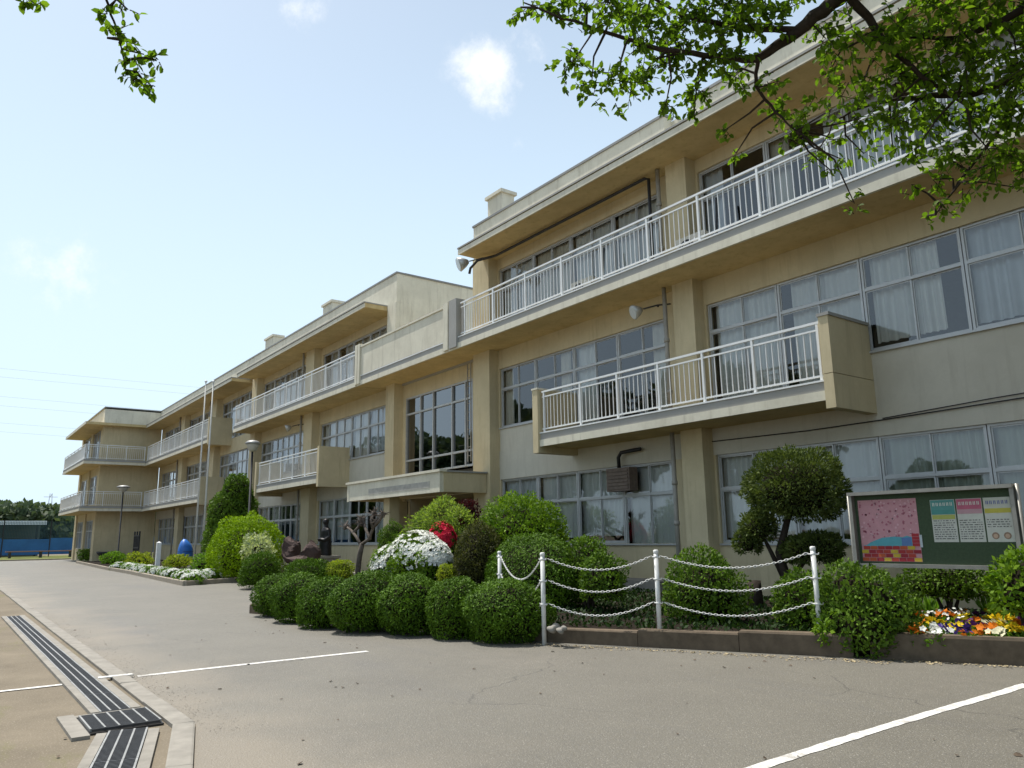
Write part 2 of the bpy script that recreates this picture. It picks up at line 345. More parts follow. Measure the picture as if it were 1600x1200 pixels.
def crown_part(c, r, n, size, rg, lump=.10, lk=3.2, up=.5, depth=.16, zcut=-.55, aspect=.55, core=True, stick=.6, shape=LEAF_Q, tuft=.05, tuft_f=17.):
    """leaf shell on a lumpy ellipsoid, returns leaf arrays + core arrays"""
    c = np.array(c); r = np.array(r)
    K = rg.normal(size=(7, 3))*lk; ph = rg.uniform(0, 6.28, 7)
    K2 = rg.normal(size=(9, 3)); K2 *= (tuft_f*rg.uniform(.7, 1.3, 9)/np.linalg.norm(K2, axis=1))[:, None]; ph2 = rg.uniform(0, 6.28, 9)
    rad = lambda U: 1+lump*np.sin(U@K.T+ph).sum(1)/7**.5+tuft*np.sin(U@K2.T+ph2).sum(1)/3
    U = rg.normal(size=(int(n*1.5)+20, 3)); U /= np.linalg.norm(U, axis=1, keepdims=True); U = U[U[:, 2] > zcut][:n]
    q = rad(U)*(1-depth*rg.random(len(U))**2+.02)
    P = c+U*r*q[:, None]
    Nn = U/r; Nn /= np.linalg.norm(Nn, axis=1, keepdims=True)
    T = np.cross(Nn, rg.normal(size=U.shape)); T /= np.linalg.norm(T, axis=1, keepdims=True)+1e-9
    A = T*(1.15-stick)+Nn*stick*.75+rg.normal(size=U.shape)*.25+np.array([0, 0, up])*.35
    Lr = Nn*1.2+rg.normal(size=U.shape)*.34
    Ln = size*rg.uniform(.65, 1.3, len(U))
    out = [leaves(P, A, Lr, Ln, Ln*aspect, shape)]
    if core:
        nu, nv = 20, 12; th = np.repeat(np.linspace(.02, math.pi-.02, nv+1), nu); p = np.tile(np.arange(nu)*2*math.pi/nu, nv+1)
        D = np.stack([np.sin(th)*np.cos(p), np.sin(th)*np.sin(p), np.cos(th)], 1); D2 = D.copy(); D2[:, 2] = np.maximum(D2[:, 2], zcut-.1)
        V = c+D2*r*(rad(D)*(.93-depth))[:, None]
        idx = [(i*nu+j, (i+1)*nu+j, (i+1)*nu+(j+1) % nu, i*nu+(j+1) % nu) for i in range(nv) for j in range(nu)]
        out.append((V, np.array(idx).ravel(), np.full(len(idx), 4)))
    return out
def leaf_count(r, size, cover=2.2, aspect=.55):
    a, b, c = r; area = 4*math.pi*(((a*b)**1.6+(a*c)**1.6+(b*c)**1.6)/3)**(1/1.6)*.75
    return int(min(16000, max(250, cover*area/(size*size*aspect*.55))))

LM = {
 'hedge': leafmat('clipped conifer leaf', (.010, .034, .003), (.12, .225, .014), .12, .6),
 'azalea': leafmat('azalea leaf', (.024, .058, .008), (.14, .235, .022), .2),
 'bright': leafmat('bright spring leaf', (.035, .095, .006), (.19, .30, .02), .25),
 'lime': leafmat('yellow green mound leaf', (.05, .115, .003), (.29, .43, .006), .25),
 'dark': leafmat('dark evergreen leaf', (.018, .048, .012), (.075, .135, .025), .25, .4),
 'topiary': leafmat('topiary leaf', (.018, .038, .010), (.15, .19, .045), .15, .35),
 'bronze': leafmat('bronze green leaf', (.030, .040, .013), (.095, .095, .030), .3),
 'maple': leafmat('maple leaf', (.09, .16, .03), (.26, .33, .075), .45),
 'maroon': leafmat('maroon leaf', (.03, .010, .012), (.075, .022, .022), .3, tc=(1.4, .6, .6)),
 'pale': leafmat('variegated leaf', (.06, .11, .03), (.60, .64, .42), .3),
 'grass': leafmat('grass blade leaf', (.05, .12, .012), (.16, .28, .03), .35),
 'yellow': leafmat('yellow shrub leaf', (.10, .16, .015), (.34, .38, .04), .35),
 'cherry': leafmat('cherry leaf', (.040, .085, .008), (.165, .265, .022), .5),
 'wood': leafmat('hazy wood leaf', (.045, .07, .038), (.095, .13, .072), .2),  # greens lightened to put distance haze into the leaf colour
 'ivy': leafmat('ivy leaf', (.008, .020, .006), (.028, .058, .012), .15),
}
def petal(name, c, v=.15):
    return leafmat(name, tuple(x*(1-v) for x in c), c, .25, .6, tc=(1, 1, 1))
PM = {'white': petal('white petal', (.85, .86, .80)), 'red': petal('red petal', (.80, .035, .085), .35), 'yellow': petal('yellow petal', (.80, .58, .02)), 'orange': petal('orange petal', (.75, .22, .02), .3),
      'purple': petal('purple petal', (.09, .05, .28), .3), 'cream': petal('cream petal', (.75, .72, .50)), 'violet': petal('violet petal', (.16, .04, .20), .3)}
M_TWIG_SHADE = plain('twiggy shade interior', (.020, .017, .010), 1, 0, .4, 18, .1)  # near-black twiggy core puts shade into the gaps between leaves
def foliage(parts, leaf, t):
    V, F = merge(parts); me = np_mesh('foliage', V, F, [LM[leaf], M_TWIG_SHADE])
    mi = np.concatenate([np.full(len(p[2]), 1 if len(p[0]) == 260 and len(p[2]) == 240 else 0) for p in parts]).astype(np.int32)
    me.polygons.foreach_set('material_index', mi); return obj('foliage', me, t)
_seed = [100]
def nrng(): _seed[0] += 1; return np.random.default_rng(_seed[0])
def shrub(name, label, cat, blobs, leaf, size, group=None, cover=1.8, lump=.1, lk=3.2, up=.5, flowers=None, stems=True, aspect=.55, depth=.16, zcut=-.55, stick=.6, base=None, shape=LEAF_Q, core=True, tuft=.05, tuft_f=17.):
    """blobs: list of (centre, radii) in metres. Empty at the foot > foliage, stem, blossoms"""
    c0 = blobs[0][0]; zb = min(b[0][2]-b[1][2]*.55 for b in blobs) if base is None else base
    loc = Vector((c0[0], c0[1], max(0, zb)))
    t = thing(name, label, cat, loc, group); rg = nrng(); parts = []; fl = []
    for c, r in blobs:
        cl = (c[0]-loc[0], c[1]-loc[1], c[2]-loc[2])
        parts += crown_part(cl, r, leaf_count(r, size, cover, aspect), size, rg, lump, lk, up, depth, zcut, aspect, stick=stick, shape=shape, core=core, tuft=tuft, tuft_f=tuft_f)
        if flowers:
            fm, fs, fn, zmin = flowers
            k = int(fn); U = rg.normal(size=(k*3, 3)); U /= np.linalg.norm(U, axis=1, keepdims=True); U = U[U[:, 2] > zmin][:k]
            if len(U) > 12:
                ck = U[:max(4, len(U)//11)]; U = ck[rg.integers(len(ck), size=len(U))]+rg.normal(size=U.shape)*.13; U /= np.linalg.norm(U, axis=1, keepdims=True)
            P = np.array(cl)+U*np.array(r)*(1.0+.09*rg.random(len(U)))[:, None]
            for a in range(5):      # five petals round each bloom
                th = a*2*math.pi/5; Nn = U+rg.normal(size=U.shape)*.15
                T1 = np.cross(Nn, [0.3, .2, 1.]); T1 /= np.linalg.norm(T1, axis=1, keepdims=True); T2 = np.cross(Nn, T1)
                A = T1*math.cos(th)+T2*math.sin(th)+Nn*.35
                Ln = fs*rg.uniform(.8, 1.2, len(U)); fl.append(leaves(P, A, Nn, Ln, Ln*.8))
    foliage(parts, leaf, t)
    if fl:
        V, F = merge(fl); obj('blossoms', np_mesh('blossoms', V, F, flowers[0]), t)
    if stems:
        b = MB(); r0 = blobs[0][1]
        for k in range(4):
            a = k*1.7+.3; top = Vector((c0[0]-loc[0]+math.cos(a)*r0[0]*.35, c0[1]-loc[1]+math.sin(a)*r0[1]*.35, c0[2]-loc[2]))
            b.tube([(math.cos(a)*.06, math.sin(a)*.06, -.12), (math.cos(a)*.1, math.sin(a)*.1, max(.02, top.z*.5)), top], [.035, .028, .012], 6)
        b.build('stem', M_BARK, t)
    return t
def bb(l, r, t, b, Y, ky=1.0, zfloor=None):
    """pixel box on a thing standing at distance Y from the viewer (measured square to the facade) -> centre, radii"""
    c = on_y((l+r)/2, (t+b)/2, Y); d = depth_of(c); rx = (r-l)/2*d/FPX; rz = (b-t)/2*d/FPX
    if zfloor is not None and c.z-rz < zfloor:
        top = c.z+rz; rz = (top-zfloor)/2/.8; c.z = top-rz
    return ((c.x, c.y, c.z), (rx, rx*ky, rz))

# ================================================================== THE SETTING
g = MB(); g.add([(-1600, -1600, 0), (1600, -1600, 0), (1600, 1600, 0), (-1600, 1600, 0)], [(0, 1, 2, 3)])
struct(g.build('ground', M_DIRT))
ASPH = [(-82, 2.12), (-37, 2.12), (-20, 1.98), (-7.02, 1.90), (-5.70, 1.55), (1.5, -.38), (14, -3.7), (14, 14.6), (-82, 14.6)]
g = MB(); g.add([(x, y, .004) for x, y in ASPH], [tuple(range(len(ASPH)))])
struct(g.build('asphalt_drive', M_ASPH))
def strip(x, y0, y1, w, seed, z=.008):
    """hand-painted line across the drive (runs square to the facade) with slightly ragged edges"""
    rg = np.random.default_rng(seed); b = MB(); n = int((y1-y0)/.12); L = []; R = []
    for i in range(n+1):
        y = y0+(y1-y0)*i/n; wob = .012*math.sin(y*1.3+seed)
        L.append((x-w/2+wob+rg.normal()*.004, y, z)); R.append((x+w/2+wob+rg.normal()*.004, y, z))
    b.add(L+R, [(i, n+1+i, n+2+i, i+1) for i in range(n)]); return b
struct(strip(-9.87, 2.0, 4.85, .105, 1).build('painted_line', M_LINE))
struct(strip(-9.87, -6, 1.27, .09, 2).build('painted_line', M_LINE))
struct(strip(-3.36, 1.6, 9.6, .10, 3).build('painted_line', M_LINE))
struct(MB().box(-9.92, -9.82, 1.60, 1.95, .030, .0405).build('painted_line', M_LINE))
# grass verge and rough ground at the far end of the drive
g = MB(); g.add([(-112, -60, .006), (-83.5, -60, .006), (-83.5, 30, .006), (-112, 30, .006)], [(0, 1, 2, 3)])
M_VERGE = plain('worn grass', (.17, .19, .06), 1, 0, .5, .9, .1, .5)
struct(g.build('grass_verge', M_VERGE))
struct(MB().box(-83.5, -83.2, -60, 12, 0, .10).build('far_kerb', M_CONC))

# garden soil (two raised islands)
def zk(x): return .17+.016*max(0, min(10, x+9))     # near island rises slightly to the right
ISL = [(-24.5, 10.8), (-17.2, 6.6), (-16.6, 5.55), (-8.95, 7.22), (-3.75, 9.93), (-2.4, 10.2), (2, 8.9), (8, 8.4), (12, 8.4), (12, 14.3), (-20, 14.3), (-25, 12.6)]
b = MB(); b.prism([(x, y+.12) for x, y in ISL], -.05, .17); struct(b.build('garden_soil', M_SOIL))
BED = [(-67, 8.85), (-49, 7.95), (-41, 7.75), (-28.45, 7.12), (-29.35, 9.2), (-30.2, 12.9), (-31, 14.3), (-67, 14.3)]
b = MB(); b.prism(BED, -.05, .12); struct(b.build('garden_soil', M_SOIL))

def kerb(name, pts, w, h, length, M, seed, root_kind=True, ztop=None):
    """row of kerb stones along a polyline; each stone is its own piece"""
    root = bpy.data.objects.new(name, None); COL.objects.link(root); struct(root)
    rg = np.random.default_rng(seed); meshes = []
    for v in range(3):
        b = MB(); e = .012
        q = [(-.5, -.5), (.5, -.5), (.5, .5), (-.5, .5)]
        lo = [(x*(1-.004), y*1.0, 0) for x, y in q]; mid = [(x*(1-.004), y, 1-.08) for x, y in q]; hi = [(x*(1-.02), y*.84+rg.normal()*.015, 1+rg.normal()*.02) for x, y in q]
        b.add(lo+mid+hi, [(0, 1, 5, 4), (1, 2, 6, 5), (2, 3, 7, 6), (3, 0, 4, 7), (4, 5, 9, 8), (5, 6, 10, 9), (6, 7, 11, 10), (7, 4, 8, 11), (8, 9, 10, 11)]); meshes.append(b.mesh('kerb_stone', M))
    for (a, c) in zip(pts[:-1], pts[1:]):
        a = Vector((*a, 0)); c = Vector((*c, 0)); L = (c-a).length; n = max(1, round(L/length)); d = (c-a)/n
        for i in range(n):
            p = a+d*(i+.5); o = obj('kerb_stone', meshes[int(rg.integers(3))], root)
            hh = h if ztop is None else ztop(p.x)
            o.location = (p.x, p.y, -.03); o.rotation_euler = (0, 0, math.atan2(d.y, d.x)); o.scale = (d.length-.002, w, hh+.03+rg.normal()*.004)
    return root
kerb('garden_kerb', [(-24.5, 10.75), (-17.25, 6.6), (-16.6, 5.5), (-8.95, 7.28), (-5.35, 9.12)], .16, .2, 1.3, M_CONCD, 3, ztop=lambda x: .19+.024*max(0, x+9))
kerb('garden_kerb', [(-5.2, 9.22), (-3.75, 9.98), (-2.4, 10.25), (2, 8.95), (8, 8.4)], .16, .3, 1.3, M_CONCD, 4, ztop=lambda x: .30)
kerb('bed_kerb', [(-67, 8.75), (-49, 7.85), (-41, 7.65), (-28.35, 7.02), (-29.3, 9.2), (-30.1, 12.9)], .15, .17, .6, plain('tan kerb concrete', (.36, .315, .25), .95, 0, .3, 6, .2, .3), 5)
kerb('drain_kerb', [(-40, 2.02), (-20, 1.88), (-7.0, 1.80), (-5.73, 1.46), (1.4, -.48)], .17, .035, 1.2, M_CONC, 6)

# ================================================================== DRAIN
dr = thing('drain_channel', 'long grated drain channel set in pale concrete along the drive edge', 'drain', (-8, 1.4, 0))
dr_inv = Matrix.Translation((8, -1.4, 0))
def wpart(b, name, M, root, inv, smooth=False):
    o = b.build(name, M, root, smooth); o.matrix_parent_inverse = inv; return o
def grate_mesh(L, W, nlong, seed):
    b = MB(); b.cur = 0
    for k in range(nlong+1):
        y = W*k/nlong; b.cur = 1; b.box(0, L-.012, y-.007, y+.007, .010, .034)
    b.cur = 0
    nx = int(L/.034)
    for i in range(nx+1):
        x = (L-.012)*i/nx; b.box(x-.007, x+.007, .007, W-.007, .010, .030)
    return b.mesh('grate_panel', [M_STEEL, M_STEELL])
def grates(p0, ang, L, n, W, nlong):
    me = grate_mesh(L, W, nlong, 0)
    for i in range(n):
        o = obj('grate_panel', me, dr); o.matrix_parent_inverse = dr_inv
        o.location = (p0[0]+math.cos(ang)*L*i, p0[1]+math.sin(ang)*L*i, random.uniform(-.001, .002)); o.rotation_euler = (0, 0, ang)
grates((-19.4, 1.335), 0, .955, 12, .235, 3)
A2 = math.atan2(-.33, 1.22); c2, s2 = math.cos(A2), math.sin(A2)
def rot(p, x, y): return (p[0]+c2*x-s2*y, p[1]+s2*x+c2*y)
P2 = (-7.12, 1.27)
grates(P2, A2, .955, 8, .27, 3)
me = grate_mesh(.62, .52, 5, 1); o = obj('grate_panel', me, dr); o.matrix_parent_inverse = dr_inv; o.location = (-7.83, 1.15, .012)
b = MB(); b.cur = 0
b.box(-19.4, -7.94, 1.32, 1.58, .0045, .0085); b.prism([rot(P2, -.02, -.01), rot(P2, 7.7, -.01), rot(P2, 7.7, .28), rot(P2, -.02, .28)], .0045, .0085); b.box(-7.85, -7.19, 1.13, 1.69, .0045, .018)
wpart(b, 'channel_shade', M_BLACK, dr, dr_inv)  # black plate stands in for the shaded depth below the grates
b = MB(); b.box(-19.5, -7.95, 1.255, 1.325, -.05, .033); wpart(b, 'concrete_edge', M_CONC, dr, dr_inv)
b = MB(); b.box(-19.5, -7.95, 1.58, 1.66, -.05, .033); wpart(b, 'concrete_edge', M_CONC, dr, dr_inv)
b = MB(); b.prism([rot(P2, .06, -.085), rot(P2, 7.7, -.085), rot(P2, 7.7, -.012), rot(P2, .06, -.012)], -.05, .033); wpart(b, 'concrete_edge', M_CONC, dr, dr_inv)
b = MB(); b.prism([rot(P2, .06, .285), rot(P2, 7.7, .285), rot(P2, 7.7, .365), rot(P2, .06, .365)], -.05, .033); wpart(b, 'concrete_edge', M_CONC, dr, dr_inv)
b = MB(); b.box(-8.0, -7.08, 1.0, 1.128, -.05, .028); b.box(-7.94, -7.855, 1.129, 1.70, -.05, .027); wpart(b, 'pit_collar', M_CONC, dr, dr_inv)

# ================================================================== SCHOOL BUILDING
SB = thing('school_building', 'long three storey cream school building with railed balconies and flat roof', 'building', (-30, 14.5, 0))
SBI = Matrix.Translation((30, -14.5, 0))
def P(b, name, M, smooth=False): return wpart(b, name, M, SB, SBI, smooth)
YW = 14.44                                  # face of the infill walls; window frames sit at 14.5
YC = 14.06                                  # face of the columns
# ---- windows
_wm = {}
def window_meshes(w, h, zt, cols):
    k = (round(w, 3), round(h, 3), round(zt, 3), cols)
    if k in _wm: return _wm[k]
    b = MB(); e = .045
    b.box(0, w, 0, .09, 0, e); b.box(0, w, 0, .09, h-e, h); b.box(0, e, .001, .089, e, h-e); b.box(w-e, w, .001, .089, e, h-e)
    cells = []
    rows = [(e, h-e)] if zt <= 0 else [(e, zt-.03), (zt+.03, h-e)]
    if zt > 0: b.box(e, w-e, .002, .088, zt-.03, zt+.03)
    for ri, (z0, z1) in enumerate(rows):
        for ci in range(cols):
            x0 = e+(w-2*e)*ci/cols; x1 = e+(w-2*e)*(ci+1)/cols
            yy = .028+.026*(ci % 2); s = .028
            b.box(x0, x0+s, yy, yy+.024, z0, z1); b.box(x1-s, x1, yy, yy+.024, z0, z1)
            b.box(x0+s, x1-s, yy+.001, yy+.023, z0, z0+s); b.box(x0+s, x1-s, yy+.001, yy+.023, z1-s, z1)
            cells.append((x0+s, x1-s, yy+.009, z0+s, z1-s))
    fm = b.mesh('window', M_ALU)
    panes = []
    for (x0, x1, y, z0, z1) in cells:
        p = MB(); p.add([(x0, y, z0), (x1, y, z0), (x1, y, z1), (x0, y, z1)], [(0, 1, 2, 3)]); panes.append(p)
    _wm[k] = (fm, [p.mesh('pane', M_GLASS) for p in panes], [p.mesh('pane', M_GLASSD) for p in panes]); return _wm[k]
def curtain_mesh(w, z0, h, M, seed):
    rg = np.random.default_rng(seed); b = MB(); n = max(10, int(w/.025)); ph = rg.uniform(0, 6); fq = rg.uniform(22, 44); am = rg.uniform(.02, .05); pts = []
    x = 0
    for i in range(n+1):
        x = w*i/n; t = x*fq+3*math.sin(x*2.3+ph)+1.4*math.sin(x*7.1+ph*2)
        pts.append((x, am*math.sin(t)+.02*math.sin(t*.37+ph)))
    vs = [(x, y, z0) for x, y in pts]+[(x*.985, y*.8, h) for x, y in pts]
    b.add(vs, [(i, i+1, n+2+i, n+1+i) for i in range(n)]); return b.mesh('curtain', M, True)
_cc = [0]
_cvar = {}
def window(x0, x1, z0, z1, zt, cols=2, Y=14.5, curt=None, dark=False, cm=None, split=True):
    fm, pm, pd = window_meshes(x1-x0, z1-z0, zt, cols)
    o = obj('window', fm, SB); o.matrix_parent_inverse = SBI; o.location = (x0, Y, z0)
    if split:
        for p in (pd if dark else pm): obj('pane', p, o)
    _cc[0] += 1; rg = random.Random(_cc[0]*13)
    if curt is None:
        r = rg.random(); curt = [(0, 1)] if r < .55 else ([(.0, .62+.2*rg.random())] if r < .75 else ([(.3, 1)] if r < .9 else []))
    for (a, c) in curt:
        mi = 9 if cm else rg.choice((0, 0, 0, 1, 2)); key = (round((x1-x0)*(c-a), 2), round(z1-z0, 2), rg.randrange(4), mi)
        if key not in _cvar: _cvar[key] = curtain_mesh((x1-x0)*(c-a), .08+.12*rg.random(), z1-z0, cm or (M_CURT, M_CURTB, M_CURTC)[mi], len(_cvar))
        k = obj('curtain', _cvar[key], o); k.location = ((x1-x0)*a, .2, 0)
    return o
# ---- bays: clear opening between columns (x0, x1, number of window units)
BAYS = [(-67.9, -60.9, 4), (-59.9, -52.7, 4), (-51.7, -44.55, 4), (-43.6, -37.0, 4), (-34.95, -28.2, 4), (-20.05, -12.74, 4), (-11.44, -3.70, 4), (-2.6, 5.1, 4), (6.2, 13.8, 4)]
COLS = [(-60.9, -59.9), (-52.7, -51.75), (-44.5, -43.62), (-36.2, -35.15), (-27.43, -26.72), (-21.05, -20.1), (-12.14, -11.5), (-3.6, -2.95), (5.2, 5.9)]
for (x0, x1) in COLS:
    P(MB().box(x0, x1, YC, 14.72, 0, 10.975 if x0 not in (-27.43,) else 7.6), 'column', M_WALL)
P(MB().box(-27.43, -26.72, YC, 14.72, 7.8, 10.975), 'column', M_FASCIA)
# ---- infill walls (z bands between the window rows)
edges = []
for i, (x0, x1, n) in enumerate(BAYS):
    xl = x0-.35 if i not in (4,) else x0-.2; xr = x1+.55
    if i == 4: xr = -27.4
    if i == 5: xl, xr = -20.12, -12.13
    if i == 6: xl, xr = -11.52, -3.58
    if i == 7: xl, xr = -2.97, 5.22
    if i == 8: xl, xr = 5.88, 14
    if i == 3: xl, xr = -43.64, -36.18
    if i == 2: xl, xr = -51.78, -44.48
    if i == 1: xl, xr = -59.92, -52.68
    if i == 0: xl, xr = -69, -60.88
    if i == 4: xl, xr = -35.17, -27.41
    edges.append((xl, xr))
    for (z0, z1) in ((-.05, 1.28), (3.30, 4.22), (6.95, 7.86), (10.42, 10.9)):
        P(MB().box(xl, xr, YW, 14.70, z0, z1), 'wall', M_SPAN if z0 == 3.30 else M_WALL)
    for (z0, z1) in ((1.28, 3.30), (4.22, 6.95), (7.86, 10.42)):      # piers beside the windows
        if x0-xl > .02: P(MB().box(xl, x0, YW+.002, 14.69, z0, z1), 'wall', M_WALL)
        if xr-x1 > .02: P(MB().box(x1, xr, YW+.002, 14.69, z0, z1), 'wall', M_WALL)
    for z in (1.28,):                                           # thin metal sills
        P(MB().box(x0-.02, x1+.02, YW-.05, 14.52, z-.045, z-.004), 'sill', M_ALU)
    w = (x1-x0)/n
    for k in range(n):
        a, c = x0+w*k+.008, x0+w*(k+1)-.008
        far = x1 < -44
        sp = x1 < 7
        cv = {(5, 0): [(.0, .22)], (5, 1): [(.55, .8)], (5, 2): [(0, .42)], (5, 3): [(.62, 1)],
              (6, 0): [(.03, 1)], (6, 1): [(.12, 1)], (6, 2): [(.05, .76)], (6, 3): [(0, 1)]}.get((i, k))
        onb = any(a > q0 and c < q1 for q0, q1 in ((-16.9, -7.2), (-40.2, -31.4), (-68, -50.4)))
        zs = 4.22 if onb else 4.98
        window(a, c, zs, 6.95, 6.26-zs, curt=cv, split=sp)
        if not onb:
            P(MB().box(a-.0079, c+.0079, YW, 14.70, 4.22, 4.98), 'wall', M_SPAN); P(MB().box(a-.0079, c+.0079, YW-.05, 14.52, 4.935, 4.976), 'sill', M_ALU)
        if i in (5,) and k == 3:                                     # garden door
            window(a, c, .45, 3.30, 2.06, curt=[(0, 1)], cm=M_CURT)
        else:
            window(a, c, 1.28, 3.30, 1.22, curt=None if i not in (5, 6) else [(0, .96)], cm=(M_CURT2 if (i == 6 and k > 1) else None), split=sp)
        cv3 = {(5, 3): [(0, .9)], (6, 0): [(0, .3)], (6, 1): [(0, .25), (.7, 1)], (6, 2): [(.0, .5)]}.get((i, k), [(0, 1)] if i == 5 else None)
        window(a, c, 7.86, 10.42, 1.82, curt=cv3, split=sp)
# door leaf bottom under the garden door is open glass; step below it
P(MB().box(-14.6, -12.7, 13.7, YW, 0, .42), 'door_step', M_CONC)
# ---- floors, roof, rooms behind the glass
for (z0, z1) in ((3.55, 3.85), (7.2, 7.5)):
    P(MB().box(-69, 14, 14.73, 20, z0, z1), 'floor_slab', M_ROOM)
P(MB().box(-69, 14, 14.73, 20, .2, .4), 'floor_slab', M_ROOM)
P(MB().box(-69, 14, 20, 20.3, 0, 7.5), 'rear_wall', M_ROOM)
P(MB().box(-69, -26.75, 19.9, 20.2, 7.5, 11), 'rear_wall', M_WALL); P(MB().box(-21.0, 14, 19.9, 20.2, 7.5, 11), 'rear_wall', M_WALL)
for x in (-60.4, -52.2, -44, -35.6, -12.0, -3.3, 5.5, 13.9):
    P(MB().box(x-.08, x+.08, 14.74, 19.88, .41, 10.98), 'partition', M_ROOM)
P(MB().box(-69, -26.74, 14.45, 20, 11, 11.3), 'roof', M_GREYF); P(MB().box(-21.04, 14, 14.45, 20, 11, 11.3), 'roof', M_GREYF)
# ---- parapets with flashing (gap between the two near lengths)
for (x0, x1) in ((-69, -26.72), (-21.05, -12.12), (-11.2, 14)):
    P(MB().box(x0, x1, 14.1, 14.4, 10.98, 12.2), 'parapet', M_FASCIA)
    P(MB().box(x0-.03, x1+.03, 14.06, 14.44, 12.2, 12.27), 'parapet_flashing', M_ROOF)
P(MB().box(-26.98, -26.73, 14.4, 20, 7.8, 12.2), 'end_wall', M_FASCIA); P(MB().box(-27.0, -26.68, 14.45, 20, 12.2, 12.27), 'parapet_flashing', M_ROOF)
P(MB().box(-21.05, -20.8, 14.4, 20, 7.8, 12.2), 'end_wall', M_FASCIA)
P(MB().box(-12.12, -11.9, 14.4, 16.5, 11.3, 12.15), 'parapet_return', M_FASCIA); P(MB().box(-12.0, -10.6, 16.5, 17.6, 11.3, 13.4), 'stair_head', M_FASCIA)
# ---- eaves: slab, front band, drip edge
for (x0, x1) in ((-69.0, -45.3), (-44.2, -27.5), (-20.4, 14)):
    P(MB().prism([(x0, 13.06), (x1, 13.06), (x1, 14.43), (x0, 14.43)], 10.78, 10.96), 'eave', M_SOFFIT)
    P(MB().box(x0-.005, x1+.005, 13.03, 13.075, 10.765, 10.93), 'eave_band', M_FASCIA)
    P(MB().box(x0-.02, x1+.02, 13.01, 14.1, 10.961, 11.01), 'eave_flashing', M_GREYF)
# ---- rooftop boxes
def roofbox(l, r, t, Y, zb=11.3, d=1.2):
    a = on_y(l, t, Y); c = on_y(r, t, Y)
    o = P(MB().box(a.x, c.x, Y, Y+d, zb, a.z-.12), 'rooftop_box', M_FASCIA)
    P(MB().box(a.x-.08, c.x+.08, Y-.08, Y+d+.08, a.z-.12, a.z), 'rooftop_box_cap', M_FASCIA)
roofbox(762, 784, 309, 15.0, d=.55); roofbox(505, 519, 477, 15.2, d=.6); roofbox(415, 427, 530, 15.2, d=.6)
# ---- balconies
PITCHB = .142
def railing(par, x0, x1, zb, posts, individual, axis='x', fixed=13.12, inv=None):
    """zb: top of upstand. Posts, three rails, balusters"""
    def bx(a0, a1, f0, f1, z0, z1):
        return MB().box(a0, a1, f0, f1, z0, z1) if axis == 'x' else MB().box(f0, f1, a0, a1, z0, z1)
    def put(b, n): return b.build(n, M_WHITE, par)
    put(bx(x0, x1, fixed-.028, fixed+.028, zb+1.10, zb+1.15), 'top_rail')
    put(bx(x0, x1, fixed-.018, fixed+.018, zb+.965, zb+1.0), 'middle_rail'); put(bx(x0, x1, fixed-.018, fixed+.018, zb+.07, zb+.105), 'bottom_rail')
    for p in posts: put(bx(p-.026, p+.026, fixed-.026, fixed+.026, zb, zb+1.10), 'post')
    n = int((x1-x0)/PITCHB)
    xs = [x0+(i+.5)*(x1-x0)/n for i in range(n)]; xs = [x for x in xs if all(abs(x-p) > .05 for p in posts)]
    if individual:
        me = MB().box(-.0085, .0085, -.0085, .0085, zb+.105, zb+.965).mesh('baluster', M_WHITE)
        for x in xs:
            o = obj('baluster', me, par); o.location = (x, fixed, 0) if axis == 'x' else (fixed, x, 0)
    else:
        b = MB()
        for x in xs: b.box(*((x-.009, x+.009, fixed-.009, fixed+.009) if axis == 'x' else (fixed-.009, fixed+.009, x-.009, x+.009)), zb+.105, zb+.965)
        stuff(put(b, 'balusters'))
def slab(x0, x1, zb, name='balcony', y0=13.05, y1=14.43):
    o = P(MB().box(x0, x1, y0+.04, y1, zb, zb+.2), name, M_SOFFIT)
    MB().box(x0-.002, x1+.002, y0, y0+.07, zb-.012, zb+.17).build('slab_lip', M_FASCIA, o)  # lip colour whitened to carry the grazing sunlight
    MB().box(x0+.002, x1-.002, y0+.03, y0+.13, zb+.171, zb+.345).build('upstand', M_GREYF, o)  # shadow under the cap is put into this grey
    MB().box(x0, x1, y0+.005, y0+.15, zb+.346, zb+.38).build('upstand_cap', M_WHITE, o)
    return o
# near block, third floor
o = slab(-20.42, 14, 7.58)
railing(o, -20.35, 9.6, 7.96, [-20.12, -18.51, -16.87, -15.22, -13.62, -12.0, -10.43, -8.83, -7.23, -5.63, -4.03, -2.43, -.83, .77, 2.37, 3.97, 5.57, 7.17, 8.77], True)
# near block, second floor: short balcony between two end walls
o = slab(-16.3, -7.68, 3.92)
railing(o, -16.2, -7.75, 4.30, [-16.12, -14.62, -13.25, -11.89, -10.58, -9.28, -7.80], True)
MB().box(-16.50, -16.27, 13.0, YW, 3.74, 5.50).build('end_wall', M_WALL, o); MB().box(-16.52, -16.25, 12.98, YW-.01, 5.50, 5.55).build('wall_cap', M_FASCIA, o)
MB().box(-7.70, -7.50, 13.0, YW, 3.74, 4.388).build('end_wall', M_WALL, o); MB().box(-7.70, -7.50, 13.0, YW, 4.40, 5.50).build('end_wall', M_WALL, o); MB().box(-7.72, -7.47, 12.98, YW-.01, 5.50, 5.56).build('wall_cap', M_GREYF, o)
